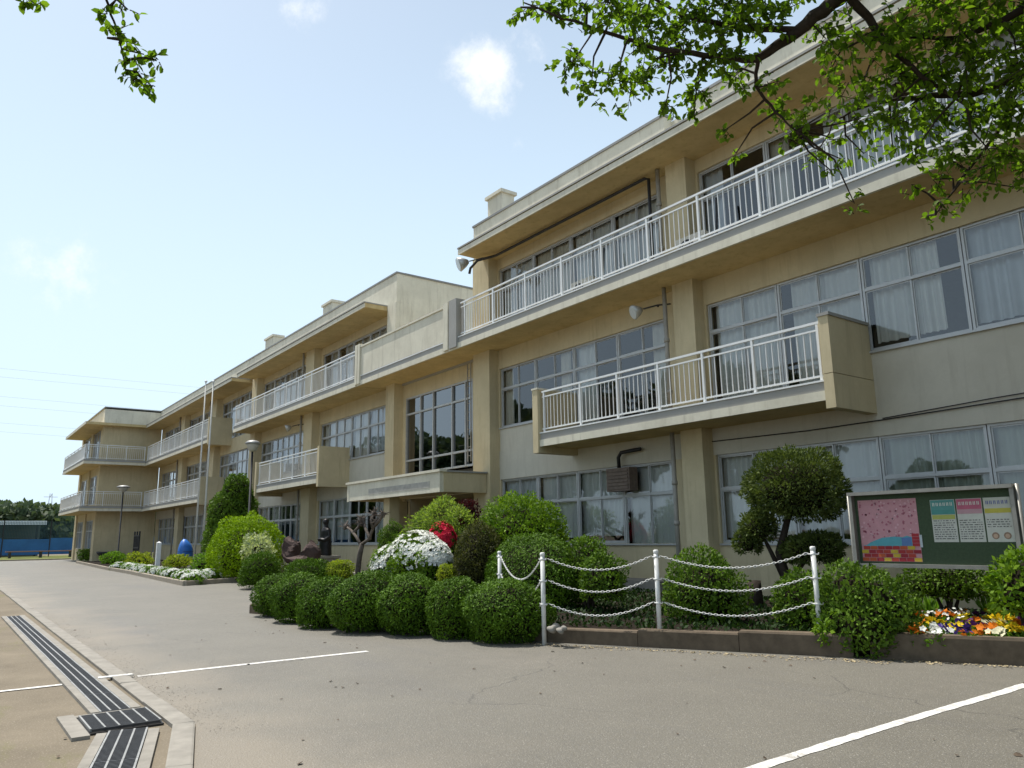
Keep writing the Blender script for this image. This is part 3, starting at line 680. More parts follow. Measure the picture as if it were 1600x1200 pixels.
# entrance block: solid terrace parapet with posts at its ends
o = slab(-28.1, -20.43, 7.58, 'terrace_slab')
MB().box(-27.72, -21.28, 13.06, 13.2, 7.97, 9.12).build('terrace_parapet', M_FASCIA, o); MB().box(-27.74, -21.26, 13.02, 13.24, 9.12, 9.19).build('parapet_cap', M_FASCIA, o)
for (x0, x1) in ((-28.16, -27.95), (-27.9, -27.73), (-21.27, -20.98), (-20.9, -20.45)):
    MB().box(x0, x1, 12.99, 13.34, 7.62, 9.27).build('pier', M_GREYF if x0 == -20.9 else M_FASCIA, o)
P(MB().box(-26.7, -21.06, 14.4, 20, 7.5, 7.8), 'terrace_roof', M_GREYF)
# middle block
o = slab(-44.4, -28.17, 7.58); railing(o, -44.3, -28.2, 7.96, [-44.2+1.6*k for k in range(11)], True)
o = slab(-39.8, -31.75, 3.92); railing(o, -39.7, -31.75, 4.30, [-39.6+1.55*k for k in range(6)], False)
MB().box(-31.76, -31.55, 13.0, YW, 3.74, 5.5).build('end_wall', M_WALL, o); MB().box(-40.0, -39.8, 13.0, YW, 3.74, 5.5).build('end_wall', M_WALL, o)
# far block
o = slab(-68.96, -49.5, 7.58); railing(o, -67.4, -49.5, 7.96, [-67.3+1.78*k for k in range(11)], False)
MB().box(-49.5, -49.28, 13.0, YW, 7.42, 9.16).build('end_wall', M_WALL, o)
o = slab(-68.96, -50.6, 3.92); railing(o, -67.4, -50.6, 4.30, [-67.3+1.67*k for k in range(11)], False)
MB().box(-50.6, -50.4, 13.0, YW, 3.74, 5.5).build('end_wall', M_WALL, o)
# far wing coming forward
for (x0, x1, y0, y1, z0, z1, nm) in ((-69.2, -69, 10, 14.4, 0, 10.8, 'wing_wall'), (-82, -69.2, 12, 12.2, 0, 10.8, 'wing_wall')):
    P(MB().box(x0, x1, y0, y1, z0, z1), nm, M_WALL)
for x in (-70.1, -75.3, -80.5): P(MB().box(x, x+.9, 10.0, 10.4, 0, 10.8), 'column', M_WALL)
for (a, c) in ((-75.3+.9, -70.1), (-80.5+.9, -75.3)):
    for (z0, z1) in ((0, 1.0), (3.3, 4.6), (6.95, 8.0)): P(MB().box(a, c, 10.12, 10.3, z0, z1), 'wall', M_WALL)
    for k in range(3):
        w = (c-a)/3
        for (z0, z1) in ((1.0, 3.3), (4.6, 6.95), (8.0, 10.7)): window(a+w*k+.01, a+w*(k+1)-.01, z0, z1, (z1-z0)*.62, Y=10.15)
for zb in (3.92, 7.58):
    o = slab(-80, -67.55, zb, 'balcony', 8.6, 10.1); railing(o, -79.9, -67.7, zb+.38, [-79.8+2.0*k for k in range(7)], False, fixed=8.67)
    o = P(MB().box(-68.98, -67.55, 10.1, 13.04, zb+.001, zb+.2), 'balcony', M_SOFFIT)
    MB().box(-67.6, -67.52, 8.6, 13.04, zb-.01, zb+.17).build('slab_lip', M_FASCIA, o); MB().box(-67.66, -67.56, 8.65, 13.04, zb+.171, zb+.38).build('upstand', M_GREYF, o)
    railing(o, 8.7, 13.0, zb+.38, [8.75, 10.2, 11.6, 12.95], False, axis='y', fixed=-67.62)
P(MB().box(-80, -68.2, 8.6, 13.02, 10.781, 10.979), 'eave', M_SOFFIT); P(MB().box(-80.02, -68.98, 9.96, 14.09, 10.981, 12.2), 'parapet', M_FASCIA)
P(MB().box(-69.0, -68.3, 9.9, 14.08, 10.99, 12.1), 'parapet', M_FASCIA); P(MB().box(-80.1, -68.2, 9.85, 14.05, 12.201, 12.27), 'parapet_flashing', M_ROOF)
P(MB().box(-80.02, -68.18, 8.57, 8.62, 10.77, 10.99), 'eave_band', M_FASCIA)
# ---- entrance: tall glazing, canopy, porch
w = thing
xm = [-26.45, -25.35, -24.4, -23.07, -22.19, -21.72]
ent = P(MB().box(-26.5, -26.45, 14.48, 14.62, 3.9, 6.95), 'entrance_glazing', M_ALU)
for x in xm[1:]: MB().box(x-.03, x+.03, 14.47, 14.6, 3.9, 6.9).build('mullion', M_ALU, ent)
for z in (3.93, 4.45, 6.28, 6.92): MB().box(-26.45, -21.72, 14.485, 14.59, z-.035, z+.035).build('transom', M_ALU, ent)
for a, c in zip(xm[:-1], xm[1:]):
    for (z0, z1) in ((3.96, 4.41), (4.49, 6.24), (6.32, 6.88)):
        p = MB(); p.add([(a+.03, 14.54, z0), (c-.03, 14.54, z0), (c-.03, 14.54, z1), (a+.03, 14.54, z1)], [(0, 1, 2, 3)]); p.build('pane', M_GLASSD, ent)
P(MB().box(-26.72, -21.05, YW+.03, 14.7, 6.955, 7.58), 'wall', M_WALL); P(MB().box(-21.7, -21.05, YW+.03, 14.7, 2.9, 6.955), 'wall', M_WALL)
P(MB().box(-26.72, -26.505, YW+.03, 14.7, 2.9, 6.955), 'wall', M_WALL)
can = P(MB().box(-26.95, -20.32, 12.36, 14.42, 2.98, 3.2), 'entrance_canopy', M_SOFFIT)
MB().box(-26.98, -20.30, 12.3, 12.44, 2.88, 3.50).build('canopy_front', M_FASCIA, can)
MB().box(-20.44, -20.28, 12.441, 14.04, 2.885, 3.50).build('canopy_side', M_WALL, can); MB().box(-26.99, -26.83, 12.441, 14.04, 2.885, 3.50).build('canopy_side', M_WALL, can)
MB().box(-27.05, -20.22, 12.24, 12.5, 3.501, 3.58).build('canopy_cap', M_FASCIA, can)
MB().box(-20.5, -20.22, 12.51, 14.04, 3.502, 3.55).build('canopy_cap', M_GREYF, can)
MB().box(-26.98, -26.84, 12.285, 12.299, 2.86, 3.50).build('corner_strip', M_FASCIA, can)
MB().box(-25.2, -20.9, 12.292, 12.299, 3.04, 3.24).build('name_band', plain('worn grey name band', (.47, .45, .40), .8, 0, .35, 4), can)
P(MB().box(-26.6, -21.1, 17.2, 17.4, 0.1, 3.5), 'porch_wall', M_WALL); P(MB().box(-27.2, -20.2, 12.4, 17.2, -.02, .28), 'porch_floor', M_CONC)
P(MB().box(-24.9, -24.45, 12.75, 13.15, .28, 2.98), 'porch_pillar', M_WALL)
P(MB().box(-26.7, -21.06, 14.73, 17.2, 3.0, 3.2), 'porch_ceiling', M_SOFFIT)
for x in (-26.66, -21.2): P(MB().box(x, x+.12, 14.72, 17.2, .2, 3.0), 'porch_wall', M_WALL)
for k in range(4): window(-26.3+1.25*k, -26.3+1.25*(k+1)-.02, .28, 2.98, 2.1, Y=16.9, curt=[], dark=True)
# ---- downpipes, lamps, conduit, fan, wires
def pipe(x, y, z0, z1, joints, r=.055):
    o = P(MB().tube([(x, y, z0), (x, y, z1)], r, 10), 'downpipe', M_PIPE, True)
    for z in joints: MB().tube([(x, y, z-.05), (x, y, z+.05)], r*1.3, 10).build('pipe_collar', M_PIPE, o, True)
for (x, y) in ((-12.35, 14.0), (-21.28, 14.3), (-36.4, 14.0), (-52.9, 14.0), (-61.1, 14.0), (-3.8, 14.0)):
    pipe(x, y, .1, 3.9, (.9, 1.75, 2.7)); pipe(x, y, 4.31, 7.55, (4.9, 6.2)); 
    if x != -21.28: pipe(x, y, 8.0, 10.76, (8.6, 9.8))
def lampfix(x, y, z, s=1.0, drop=True):
    o = P(MB().tube([(x, y, z), (x+.05, y-.02, z-.02)], .02, 6), 'floodlight', M_DARK)
    b = MB(); a = Vector((-.35, -.8, -.35)).normalized(); c = Vector((x-.28*s, y-.25*s, z-.05))
    b.tube([c, c+a*.10*s, c+a*.26*s, c+a*.27*s], [.05*s, .12*s, .19*s, .17*s], 16); b.build('reflector', plain('lamp metal', (.45, .45, .42), .4, .4), o, True)
    MB().tube([c+a*.268*s, c+a*.285*s], .165*s, 16).build('lens', plain('lamp glass', (.6, .62, .6), .15), o)
    MB().tube([(x+.22, y+.25, z+.05), (x, y, z+.03), c-a*.03], .022, 6).build('bracket', M_DARK, o)
lampfix(-12.55, 13.95, 7.12); lampfix(-19.7, 13.55, 10.52, 1.3); lampfix(-36.6, 13.95, 7.1)
b = MB(); b.tube([(-20.6, 13.62, 10.28), (-20.5, 13.6, 10.45), (-20.1, 13.62, 10.6), (-19.5, 13.95, 10.66), (-12.75, 13.95, 10.66), (-12.62, 13.95, 10.6), (-12.62, 13.95, 8.3)], .045, 7)
P(b, 'conduit', M_DARK, True)
fan = P(MB().box(-14.85, -14.0, 14.16, 14.46, 2.62, 3.22), 'exhaust_fan', M_FAN)
for k in range(6): MB().box(-14.80, -14.05, 14.135, 14.159, 2.67+.09*k, 2.725+.09*k).build('louvre', M_FAN, fan)
b = MB(); b.tube([(-14.45, 14.25, 3.22), (-14.45, 14.24, 3.5), (-14.35, 14.24, 3.62), (-13.7, 14.3, 3.66)], .05, 8); b.build('duct', M_DARK, fan, True)
b = MB(); b.tube([(-11.5, 14.42, 3.62), (-9, 14.41, 3.58), (-7.4, 14.41, 3.6), (-5, 14.41, 3.66), (-3.6, 14.41, 3.68)], .012, 5); P(b, 'cable', M_DARK)
b = MB(); b.tube([(-7.4, 14.42, 3.63), (-5.5, 14.41, 3.72), (-3.6, 14.41, 3.78)], .010, 5); P(b, 'cable', M_DARK)
for k in range(7): pass
lad = P(MB().box(-21.62, -21.59, 14.18, 14.21, 4.0, 7.4), 'wall_ladder', M_PIPE); MB().box(-21.42, -21.39, 14.18, 14.21, 4.0, 7.4).build('ladder_rail', M_PIPE, lad)
for k in range(11): MB().tube([(-21.6, 14.195, 4.2+.3*k), (-21.4, 14.195, 4.2+.3*k)], .012, 6).build('rung', M_PIPE, lad)

# air conditioner condensers on the near third-floor balcony
def condenser(x, label):
    t = thing('air_conditioner', label, 'air conditioner', (x, 13.85, 7.78), 'condensers on the top balcony')
    MB().box(-.42, .42, -.15, .15, .08, .72).build('casing', plain('ivory casing', (.62, .60, .52), .5, 0, .1), t)
    for s in (-.3, .3): MB().box(s-.05, s+.05, -.17, .17, 0, .08).build('foot', M_DARK, t)
    b = MB(); b.lathe([(.24, -.0), (.24, .012)], 20); mm = b.mesh('fan_grille', M_DARK); o = obj('fan_grille', mm, t); o.rotation_euler = (RD(90), 0, 0); o.location = (-.1, -.151, .40)
    b = MB()
    for r in (.06, .12, .18): b.tube([(r*math.cos(a*.4488), r*math.sin(a*.4488), .018) for a in range(15)], .006, 4, cap=False)
    o = obj('grille_ring', b.mesh('grille_ring', M_WHITE), t); o.rotation_euler = (RD(90), 0, 0); o.location = (-.1, -.151, .40)
    MB().tube([(.40, .02, .3), (.5, .1, .25), (.52, .2, .5), (.52, .3, 1.6)], .03, 6).build('hose', M_DARK, t)
condenser(-15.1, 'ivory condenser unit on the top balcony, farther left of the two')
condenser(-11.2, 'ivory condenser unit on the top balcony beside the downpipe column')

# ================================================================== NOTICEBOARD
nb = thing('noticeboard', 'green school noticeboard in grey metal frame with posters pinned on it', 'noticeboard', (-5.16, 11.0, .17))
M_FRAME = plain('dull board frame', (.30, .29, .26), .5, .5, .25); M_BOARD = plain('green felt board', (.055, .085, .045), .95, 0, .25, 30)
W2, Z0, Z1 = 1.115, .82, 1.90                      # half width, bottom and top above the soil
MB().box(-W2+.05, W2-.05, .03, .055, Z0+.05, Z1-.05).build('board', M_BOARD, nb)
MB().box(-W2, W2, -.09, .075, Z1-.05, Z1).build('frame_top', M_FRAME, nb); MB().box(-W2, W2, -.05, .075, Z0, Z0+.05).build('frame_bottom', M_FRAME, nb)
for s in (-1, 1):
    MB().box(s*(W2-.025)-.025, s*(W2-.025)+.025, -.06, .074, Z0+.05, Z1-.05).build('frame_side', M_FRAME, nb)
    MB().tube([(s*(W2+.026), .0, -.15), (s*(W2+.026), .0, Z1)], .024, 10).build('post', M_FRAME, nb, True)
def flat(c, rough=.8): 
    n = 'print %.2f %.2f %.2f' % c
    return bpy.data.materials.get(n) or plain(n, c, rough, 0, .12, 14)
def sheet(x0, x1, z0, z1, c, lift, name='poster', par=None, tilt=0):
    b = MB(); y = .029-lift; b.box(x0, x1, y, y+.0015, z0, z1); return b.build(name, flat(c), par or nb)
# pink blossom picture with blue patches above a red brick row
po = sheet(-1.02, -.16, .90, 1.78, (.56, .28, .31), .002)
rg = random.Random(4)
b = MB(); bd = MB()
for k in range(120):
    x, z, s = rg.uniform(-1.0, -.18), rg.uniform(1.24, 1.77), rg.uniform(.010, .019)
    tgt = b if rg.random() < .6 else bd
    tgt.add([(x+s*math.cos(a*1.2566), .0245, z+s*math.sin(a*1.2566)) for a in range(5)], [(4, 3, 2, 1, 0)])
stuff(b.build('petal_marks', flat((.40, .13, .18)), po)); stuff(bd.build('petal_marks', flat((.68, .40, .44)), po))
def patch(pts, c, lift=.004):
    b = MB(); b.add([(x, .029-lift, z) for x, z in pts], [tuple(range(len(pts)))]); b.build('picture_patch', flat(c), po)
patch([(-1.0, 1.13), (-.94, 1.13), (-.88, 1.17), (-.80, 1.20), (-.70, 1.235), (-.52, 1.25), (-.40, 1.24), (-.34, 1.26), (-.27, 1.24), (-.27, 1.12), (-.5, 1.10), (-.85, 1.10)], (.10, .36, .42), .0052)
patch([(-.42, 1.12), (-.28, 1.12), (-.28, 1.24), (-.42, 1.23)], (.10, .20, .42), .006)
for i in range(4):
    for j in range(8):
        x0 = -1.02+.108*j+(i % 2)*.03; z0 = .905+.055*i
        if x0+.1 > -.15: continue
        c = rg.choice([(.36, .03, .03), (.42, .05, .03), (.30, .02, .03), (.46, .09, .03), (.55, .40, .04)])
        patch([(x0, z0), (x0+.10, z0), (x0+.10, z0+.048), (x0, z0+.048)], c, .0065)
for i in range(4): patch([(-.27, 1.115+.045*i), (-.17, 1.115+.045*i), (-.17, 1.155+.045*i), (-.27, 1.155+.045*i)], (.38, .03, .04), .0068)
patch([(-.165, 1.10), (-.13, 1.10), (-.13, 1.27), (-.165, 1.27)], (.50, .55, .58), .007)
# three information sheets
for k, (x0, hc, sc) in enumerate(((.03, (.10, .30, .28), (.42, .42, .10)), (.37, (.50, .13, .20), (.50, .30, .33)), (.71, (.20, .22, .40), (.52, .46, .08)))):
    po2 = sheet(x0, x0+.32, 1.17, 1.74, (.58, .58, .52), .002)
    def rect(a, c, z0, z1, col, lf=.004, nm='print_block'):
        b = MB(); b.add([(a, .029-lf, z0), (c, .029-lf, z0), (c, .029-lf, z1), (a, .029-lf, z1)], [(0, 1, 2, 3)]); b.build(nm, flat(col), po2)
    rect(x0+.005, x0+.315, 1.60, 1.735, hc if k < 2 else (.55, .55, .48)); rect(x0+.005, x0+.315, 1.54, 1.60, sc if k else (.08, .28, .26))
    if k == 0: rect(x0+.01, x0+.31, 1.475, 1.535, (.42, .44, .12))
    # heading strokes and lines of small print
    for i in range(6):
        xx = x0+.03+i*.046
        rect(xx, xx+.028, 1.655, 1.70, (.70, .70, .64) if k < 2 else (.10, .12, .35), .006, 'heading_stroke')
        rect(xx+.01, xx+.018, 1.64, 1.712, hc if k < 2 else (.55, .55, .48), .0075, 'heading_stroke')
    b = MB()
    for r_ in range(9 if k < 2 else 4):
        z = 1.45-.03*r_; xx = x0+.02
        while xx < x0+.29:
            wd = rg.uniform(.008, .05); b.add([(xx, .024, z), (min(xx+wd, x0+.30), .024, z), (min(xx+wd, x0+.30), .024, z+.011), (xx, .024, z+.011)], [(0, 1, 2, 3)]); xx += wd+rg.uniform(.008, .02)
    stuff(b.build('small_print', flat((.12, .12, .12)), po2))
    if k == 2:
        for cx in (.10, .24):
            b = MB(); b.add([(x0+cx+.045*math.cos(a*.5236), .0243, 1.25+.045*math.sin(a*.5236)) for a in range(12)], [tuple(reversed(range(12)))]); b.build('picture_disc', flat((.30, .20, .14)), po2)
            b = MB(); b.add([(x0+cx+.028*math.cos(a*.5236), .0232, 1.245+.028*math.sin(a*.5236)) for a in range(12)], [tuple(reversed(range(12)))]); b.build('picture_disc', flat((.55, .38, .28)), po2)

# ================================================================== CHAIN FENCE
POSTS = [(-11.2, 8.02, .17), (-8.72, 7.0, .19), (-7.56, 8.10, .21), (-5.78, 9.12, .24)]
PL = ['white chain post farthest left, beside the clipped hedge', 'white chain post at the corner with pebbles at its foot', 'white chain post in the middle of the kerb', 'white chain post next to the leafy bush by the noticeboard']
M_PWHITE = plain('chalky white paint', (.72, .72, .70), .6, 0, .2, 9)
for (x, y, z), lb in zip(POSTS, PL):
    t = thing('chain_post', lb, 'post', (x, y, z), 'white chain fence posts')
    MB().tube([(0, 0, -.2), (0, 0, 1.03)], .032, 14).build('shaft', M_PWHITE, t, True)
    MB().lathe([(.034, 0), (.036, .01), (.036, .04), (.026, .048), (.01, .05)], 14, (0, 0, 1.03)).build('cap', M_PWHITE, t, True)
    for zz in (.98, .68, .36):
        o = MB().lathe([(.033, -.015), (.037, -.013), (.037, .013), (.033, .015)], 14, (0, 0, zz)).build('collar', M_PWHITE, t, True)
        MB().tube([(.03, 0, zz), (.075, 0, zz), (.08, 0, zz+.02)], .008, 6).build('hook', M_PWHITE, o)
        MB().tube([(-.03, 0, zz), (-.075, 0, zz), (-.08, 0, zz+.02)], .008, 6).build('hook', M_PWHITE, o)
_b = MB(); _pts = []
for k in range(12):
    a = 2*math.pi*k/12; _pts.append((.019*math.cos(a)+(.008 if math.cos(a) > 0 else -.008), .0115*math.sin(a), 0))
LINKV = _pts
def chain(a, c, sag, label):
    a = Vector(a); c = Vector(c); n = 60; P_ = []
    for i in range(n+1):
        t = i/n; p = a.lerp(c, t); p.z -= sag*4*t*(1-t); P_.append(p)
    ln = sum((P_[i+1]-P_[i]).length for i in range(n)); k = int(ln/.040); b = MB()
    for q in range(k):
        t = (q+.5)/k; f_ = t*n; i = min(int(f_), n-1); p = P_[i].lerp(P_[i+1], f_-i); d = (P_[i+1]-P_[i]).normalized()
        s = d.cross(Vector((0, 0, 1))).normalized(); u = s.cross(d)
        if q % 2: s, u = u, -s
        ring = [p+d*v[0]+s*v[1] for v in LINKV]
        b.tube(ring+[ring[0]], .0044, 5, cap=False)
    o = b.build('chain', M_PWHITE, None, True); return tag(o, label, 'chain', 'white chains between the posts')
SPN = ['from the far left post to the corner post', 'between the corner post and the middle post', 'between the middle post and the post by the bush']
for s, (pa, pc) in enumerate(zip(POSTS[:-1], POSTS[1:])):
    for lv, nm in ((.99, 'top'), (.69, 'middle'), (.37, 'bottom')):
        d = (Vector(pc)-Vector(pa)).normalized()*.08
        chain((pa[0]+d.x, pa[1]+d.y, pa[2]+lv), (pc[0]-d.x, pc[1]-d.y, pc[2]+lv), (.34 if s == 0 else .17), '%s white chain hanging %s' % (nm, SPN[s]))
# pebbles at the corner post
for k, (dx, dy, r, l) in enumerate(((.12, -.02, .07, 'pale knobbly stone at the foot of the corner chain post'), (.25, .03, .05, 'small grey stone beside the pale knobbly one'), (.33, -.04, .055, 'slanting broken stone piece on the garden kerb'))):
    o = MB().blob((0, 0, 0), (r*1.2, r, r*.8), 40+k, .3).build('pebble', M_CONC, None, True); o.location = (-8.68+dx, 7.06+dy, .24); tag(o, l, 'stone')

# ================================================================== CLIPPED HEDGE MOUNDS
def mound(l, r, t, b, label, leaf='hedge', size=.048, group='clipped hedge mounds', zg=0.02, ky=1.2, **kw):
    f = on_z((l+r)/2, b, zg); d = depth_of(f); rx = (r-l)/2*d/FPX
    a = Vector((f.x, f.y, 0)).normalized(); c = f+a*rx*.75
    top = on_y((l+r)/2, t, c.y).z
    rz = (top-zg)/1.78; cz = top-rz
    return shrub('hedge_shrub', label, 'shrub', [((c.x, c.y+.25, cz), (rx*1.16, rx*ky, rz))], leaf, size, group, lump=.085, lk=2.8, depth=.15, zcut=-.8, up=.15, base=0, aspect=.4, cover=1.9, tuft=.022, tuft_f=26., stick=.45, **kw)
for (l, r, t, b, lb) in ((383, 450, 899, 964, 'small rounded hedge mound at the far left end of the row'), (408, 487, 897, 974, 'second hedge mound from the left end of the row'), (449, 526, 905, 983, 'third hedge mound from the left, just left of the big wide one'),
                         (497, 606, 893, 990, 'big wide hedge mound in front of the leafless pruned tree'), (576, 664, 901, 995, 'hedge mound in front of the white azalea'), (650, 738, 903, 1000, 'hedge mound between two others, right of the white azalea'), (704, 834, 910, 1007, 'biggest hedge mound, next to the corner chain post')):
    mound(l, r, t, b, lb)
A = shrub
A('hedge_shrub', 'flat dark hedge mound behind the left of the row', 'shrub', [bb(434, 530, 876, 925, 8.2, .8, .1)], 'hedge', .08, 'clipped hedge mounds', lump=.07, depth=.16, base=.1, aspect=.28, up=.7)
# ---- shrubs and small trees of the near island
A('azalea_bush', 'rounded azalea bush covered in white blossom', 'shrub', [bb(600, 704, 834, 925, 10.0, .9, .15), bb(577, 655, 853, 925, 9.8, .9, .15), bb(650, 708, 848, 915, 9.8, .9, .15)], 'bright', .06, None, flowers=(PM['white'], .06, 900, .15), base=.15, cover=2.0, lump=.12, lk=5, depth=.25)
A('azalea_bush', 'small azalea in bright red bloom behind the white one', 'shrub', [bb(668, 713, 818, 880, 10.9, .9, .15)], 'azalea', .045, None, flowers=(PM['red'], .065, 420, .0), base=.15, lump=.2, depth=.3)
A('maple_shrub', 'airy light green maple in front of the entrance canopy', 'tree', [bb(648, 728, 778, 850, 12.0, .9), bb(636, 690, 805, 862, 11.8, .9), bb(690, 742, 790, 852, 11.9, .9)], 'maple', .10, None, cover=1.0, lump=.22, depth=.45, base=.15, stick=.9, up=.0, core=False, aspect=.35)
A('maroon_shrub', 'dark maroon leaved shrub between the maple and the round bush', 'shrub', [bb(716, 750, 782, 832, 12.4, .9)], 'maroon', .07, None, cover=1.5, lump=.2, depth=.3, base=.15)
A('round_bush', 'large round bright green bush below the ground floor windows', 'shrub', [bb(736, 894, 777, 905, 11.4, .8, .15)], 'bright', .09, None, lump=.10, lk=6, up=.5, depth=.26, base=.15, aspect=.42)
A('bronze_bush', 'bronze green azalea bush left of the low dark mound', 'shrub', [bb(703, 792, 823, 930, 10.0, .8, .15)], 'bronze', .05, None, lump=.1, base=.15)
A('low_mound_bush', 'low broad dark green mound behind the corner chain post', 'shrub', [bb(738, 935, 836, 960, 9.5, .55, .15)], 'hedge', .055, None, lump=.05, lk=3, depth=.14, base=.15, aspect=.4, up=.15, cover=2.4, tuft=.02, tuft_f=28., stick=.45)
A('spreading_shrub', 'fresh green spreading shrub at the right end of the low mound', 'shrub', [bb(878, 960, 842, 945, 9.7, .6, .15), bb(900, 982, 866, 955, 9.3, .6, .15)], 'azalea', .06, None, lump=.14, lk=4, depth=.25, base=.15)
A('azalea_bush', 'loose azalea bush behind the middle chain post', 'shrub', [bb(1036, 1166, 868, 985, 9.75, .7, .15)], 'azalea', .06, None, lump=.12, lk=4, depth=.25, base=.15)
A('azalea_bush', 'shaggy green bush left behind the right hand chain post', 'shrub', [bb(1210, 1300, 890, 985, 10.0, .8, .15)], 'azalea', .06, None, lump=.15, lk=4, depth=.25, base=.15)
A('overhanging_bush', 'dense leafy bush spilling over the kerb below the noticeboard', 'shrub', [bb(1268, 1418, 884, 1010, 9.55, .75), bb(1275, 1400, 930, 1032, 9.25, .55)], 'azalea', .06, None, lump=.10, lk=4, depth=.2, base=.12, zcut=-.8)
A('seedling', 'bright green seedling sprouting at the foot of the right chain post', 'plant', [bb(1272, 1306, 975, 1015, 9.0, .8)], 'bright', .075, None, cover=.9, lump=.2, depth=.5, base=.2, stems=False, core=False)
A('broadleaf_bush', 'glossy broad leaved bush at the right edge of the flower bed', 'shrub', [bb(1550, 1665, 866, 985, 10.6, .8, .15)], 'bright', .09, None, lump=.12, lk=4, depth=.25, base=.15, aspect=.5)
A('low_green_shrub', 'low green shrub under the noticeboard', 'shrub', [bb(1412, 1545, 882, 950, 12.0, .5, .15)], 'azalea', .06, None, lump=.15, depth=.25, base=.15)
# topiary tree with clipped pads
t = thing('topiary_tree', 'cloud pruned evergreen with a big round head on a dark trunk', 'tree', (*on_y(1225, 900, 11.9)[:2], .15))
rg_ = nrng(); parts = []; lx, ly, lz = t.location
PADS = [(bb(1164, 1320, 707, 828, 11.9, .8), 1), (bb(1160, 1212, 800, 850, 11.8, .9), 1), (bb(1222, 1318, 835, 885, 12.1, .8), 1), (bb(1148, 1188, 826, 868, 11.7, .9), 1)]
for (c, r), _ in PADS:
    parts += crown_part((c[0]-lx, c[1]-ly, c[2]-lz), r, leaf_count(r, .065, 2.6, .4), .065, rg_, .09, 5, .35, .25, -.75, .4, stick=.9)
foliage(parts, 'topiary', t)
b = MB(); c1, c2_ = PADS[0][0][0], PADS[2][0][0]
b.tube([(0, 0, -.1), (.05, .03, .5), (-.06, 0, 1.0), (c1[0]-lx, c1[1]-ly, c1[2]-lz)], [.10, .085, .07, .04], 9); b.tube([(0, .02, .45), (c2_[0]-lx, c2_[1]-ly, c2_[2]-lz)], [.06, .03], 7)
c3 = PADS[1][0][0]; b.tube([(-.02, 0, .6), (c3[0]-lx, c3[1]-ly, c3[2]-lz)], [.05, .025], 7); b.build('trunk', M_BARK, t, True)
# tree stump and planks glimpsed behind the chains
t = thing('tree_stump', 'old brown tree stump behind the right hand chains', 'stump', (*on_z(1180, 950, .17)[:2], .15))
MB().tube([(0, 0, -.1), (0.02, 0, .25), (.0, .02, .5)], [.17, .13, .12], 11).build('trunk', M_BARK, t, True)
# pruned leafless tree
pt = thing('pruned_tree', 'hard pruned tree with knobbly bare limbs in front of the entrance', 'tree', (*on_y(566, 905, 9.6)[:2], .12))
k = pt.location
def lp(px, py, dy=0): v = on_y(px, py, 9.6+dy); return (v.x-k[0], v.y-k[1], v.z-k[2])
b = MB(); b.tube([(0, 0, -.12), lp(559, 893), lp(562, 868), lp(566, 850)], [.095, .08, .075, .07], 9)
LIM = [([lp(565, 853), lp(556, 838), lp(548, 828), lp(541, 823)], 'pale'), ([lp(566, 850), lp(577, 842), lp(582, 828), lp(588, 815)], 'pale'), ([lp(578, 842), lp(571, 826, .2), lp(567, 812, .2)], ''), ([lp(583, 826), lp(580, 812, -.1), lp(585, 803)], ''), ([lp(585, 822), lp(594, 812), lp(598, 804)], ''), ([lp(552, 833), lp(560, 824, .15), lp(563, 818, .1)], '')]
for pts, _ in LIM: b.tube(pts, [.05, .042, .036, .03][:len(pts)], 8)
rr = random.Random(9)
for pts, _ in LIM:
    e = Vector(pts[-1]); b.blob(e, (.075, .075, .085), rr.randrange(99), .4, 9, 6)
    for q in range(26):
        d = Vector((rr.uniform(-1, 1), rr.uniform(-1, 1), rr.uniform(-.2, 1))).normalized(); b.tube([e+d*.03, e+d*rr.uniform(.10, .27)], [.014, .005], 5)
b.build('trunk', M_BARKP, pt, True)
A('yellow_shrub', 'small yellow green shrub behind the hedge, left of the pruned tree', 'shrub', [bb(503, 556, 876, 915, 8.8, .8, .1)], 'yellow', .05, None, lump=.15, base=.1)
A('yellow_shrub', 'tiny pale green shrub between the white azalea and the bronze bush', 'shrub', [bb(682, 716, 882, 915, 9.4, .8, .1)], 'yellow', .05, None, lump=.15, base=.1)
A('broad_shrub', 'green shrub in front of the entrance beside the pruned tree', 'shrub', [bb(588, 640, 822, 880, 12.2, .8, .1)], 'azalea', .06, None, lump=.15, base=.1)
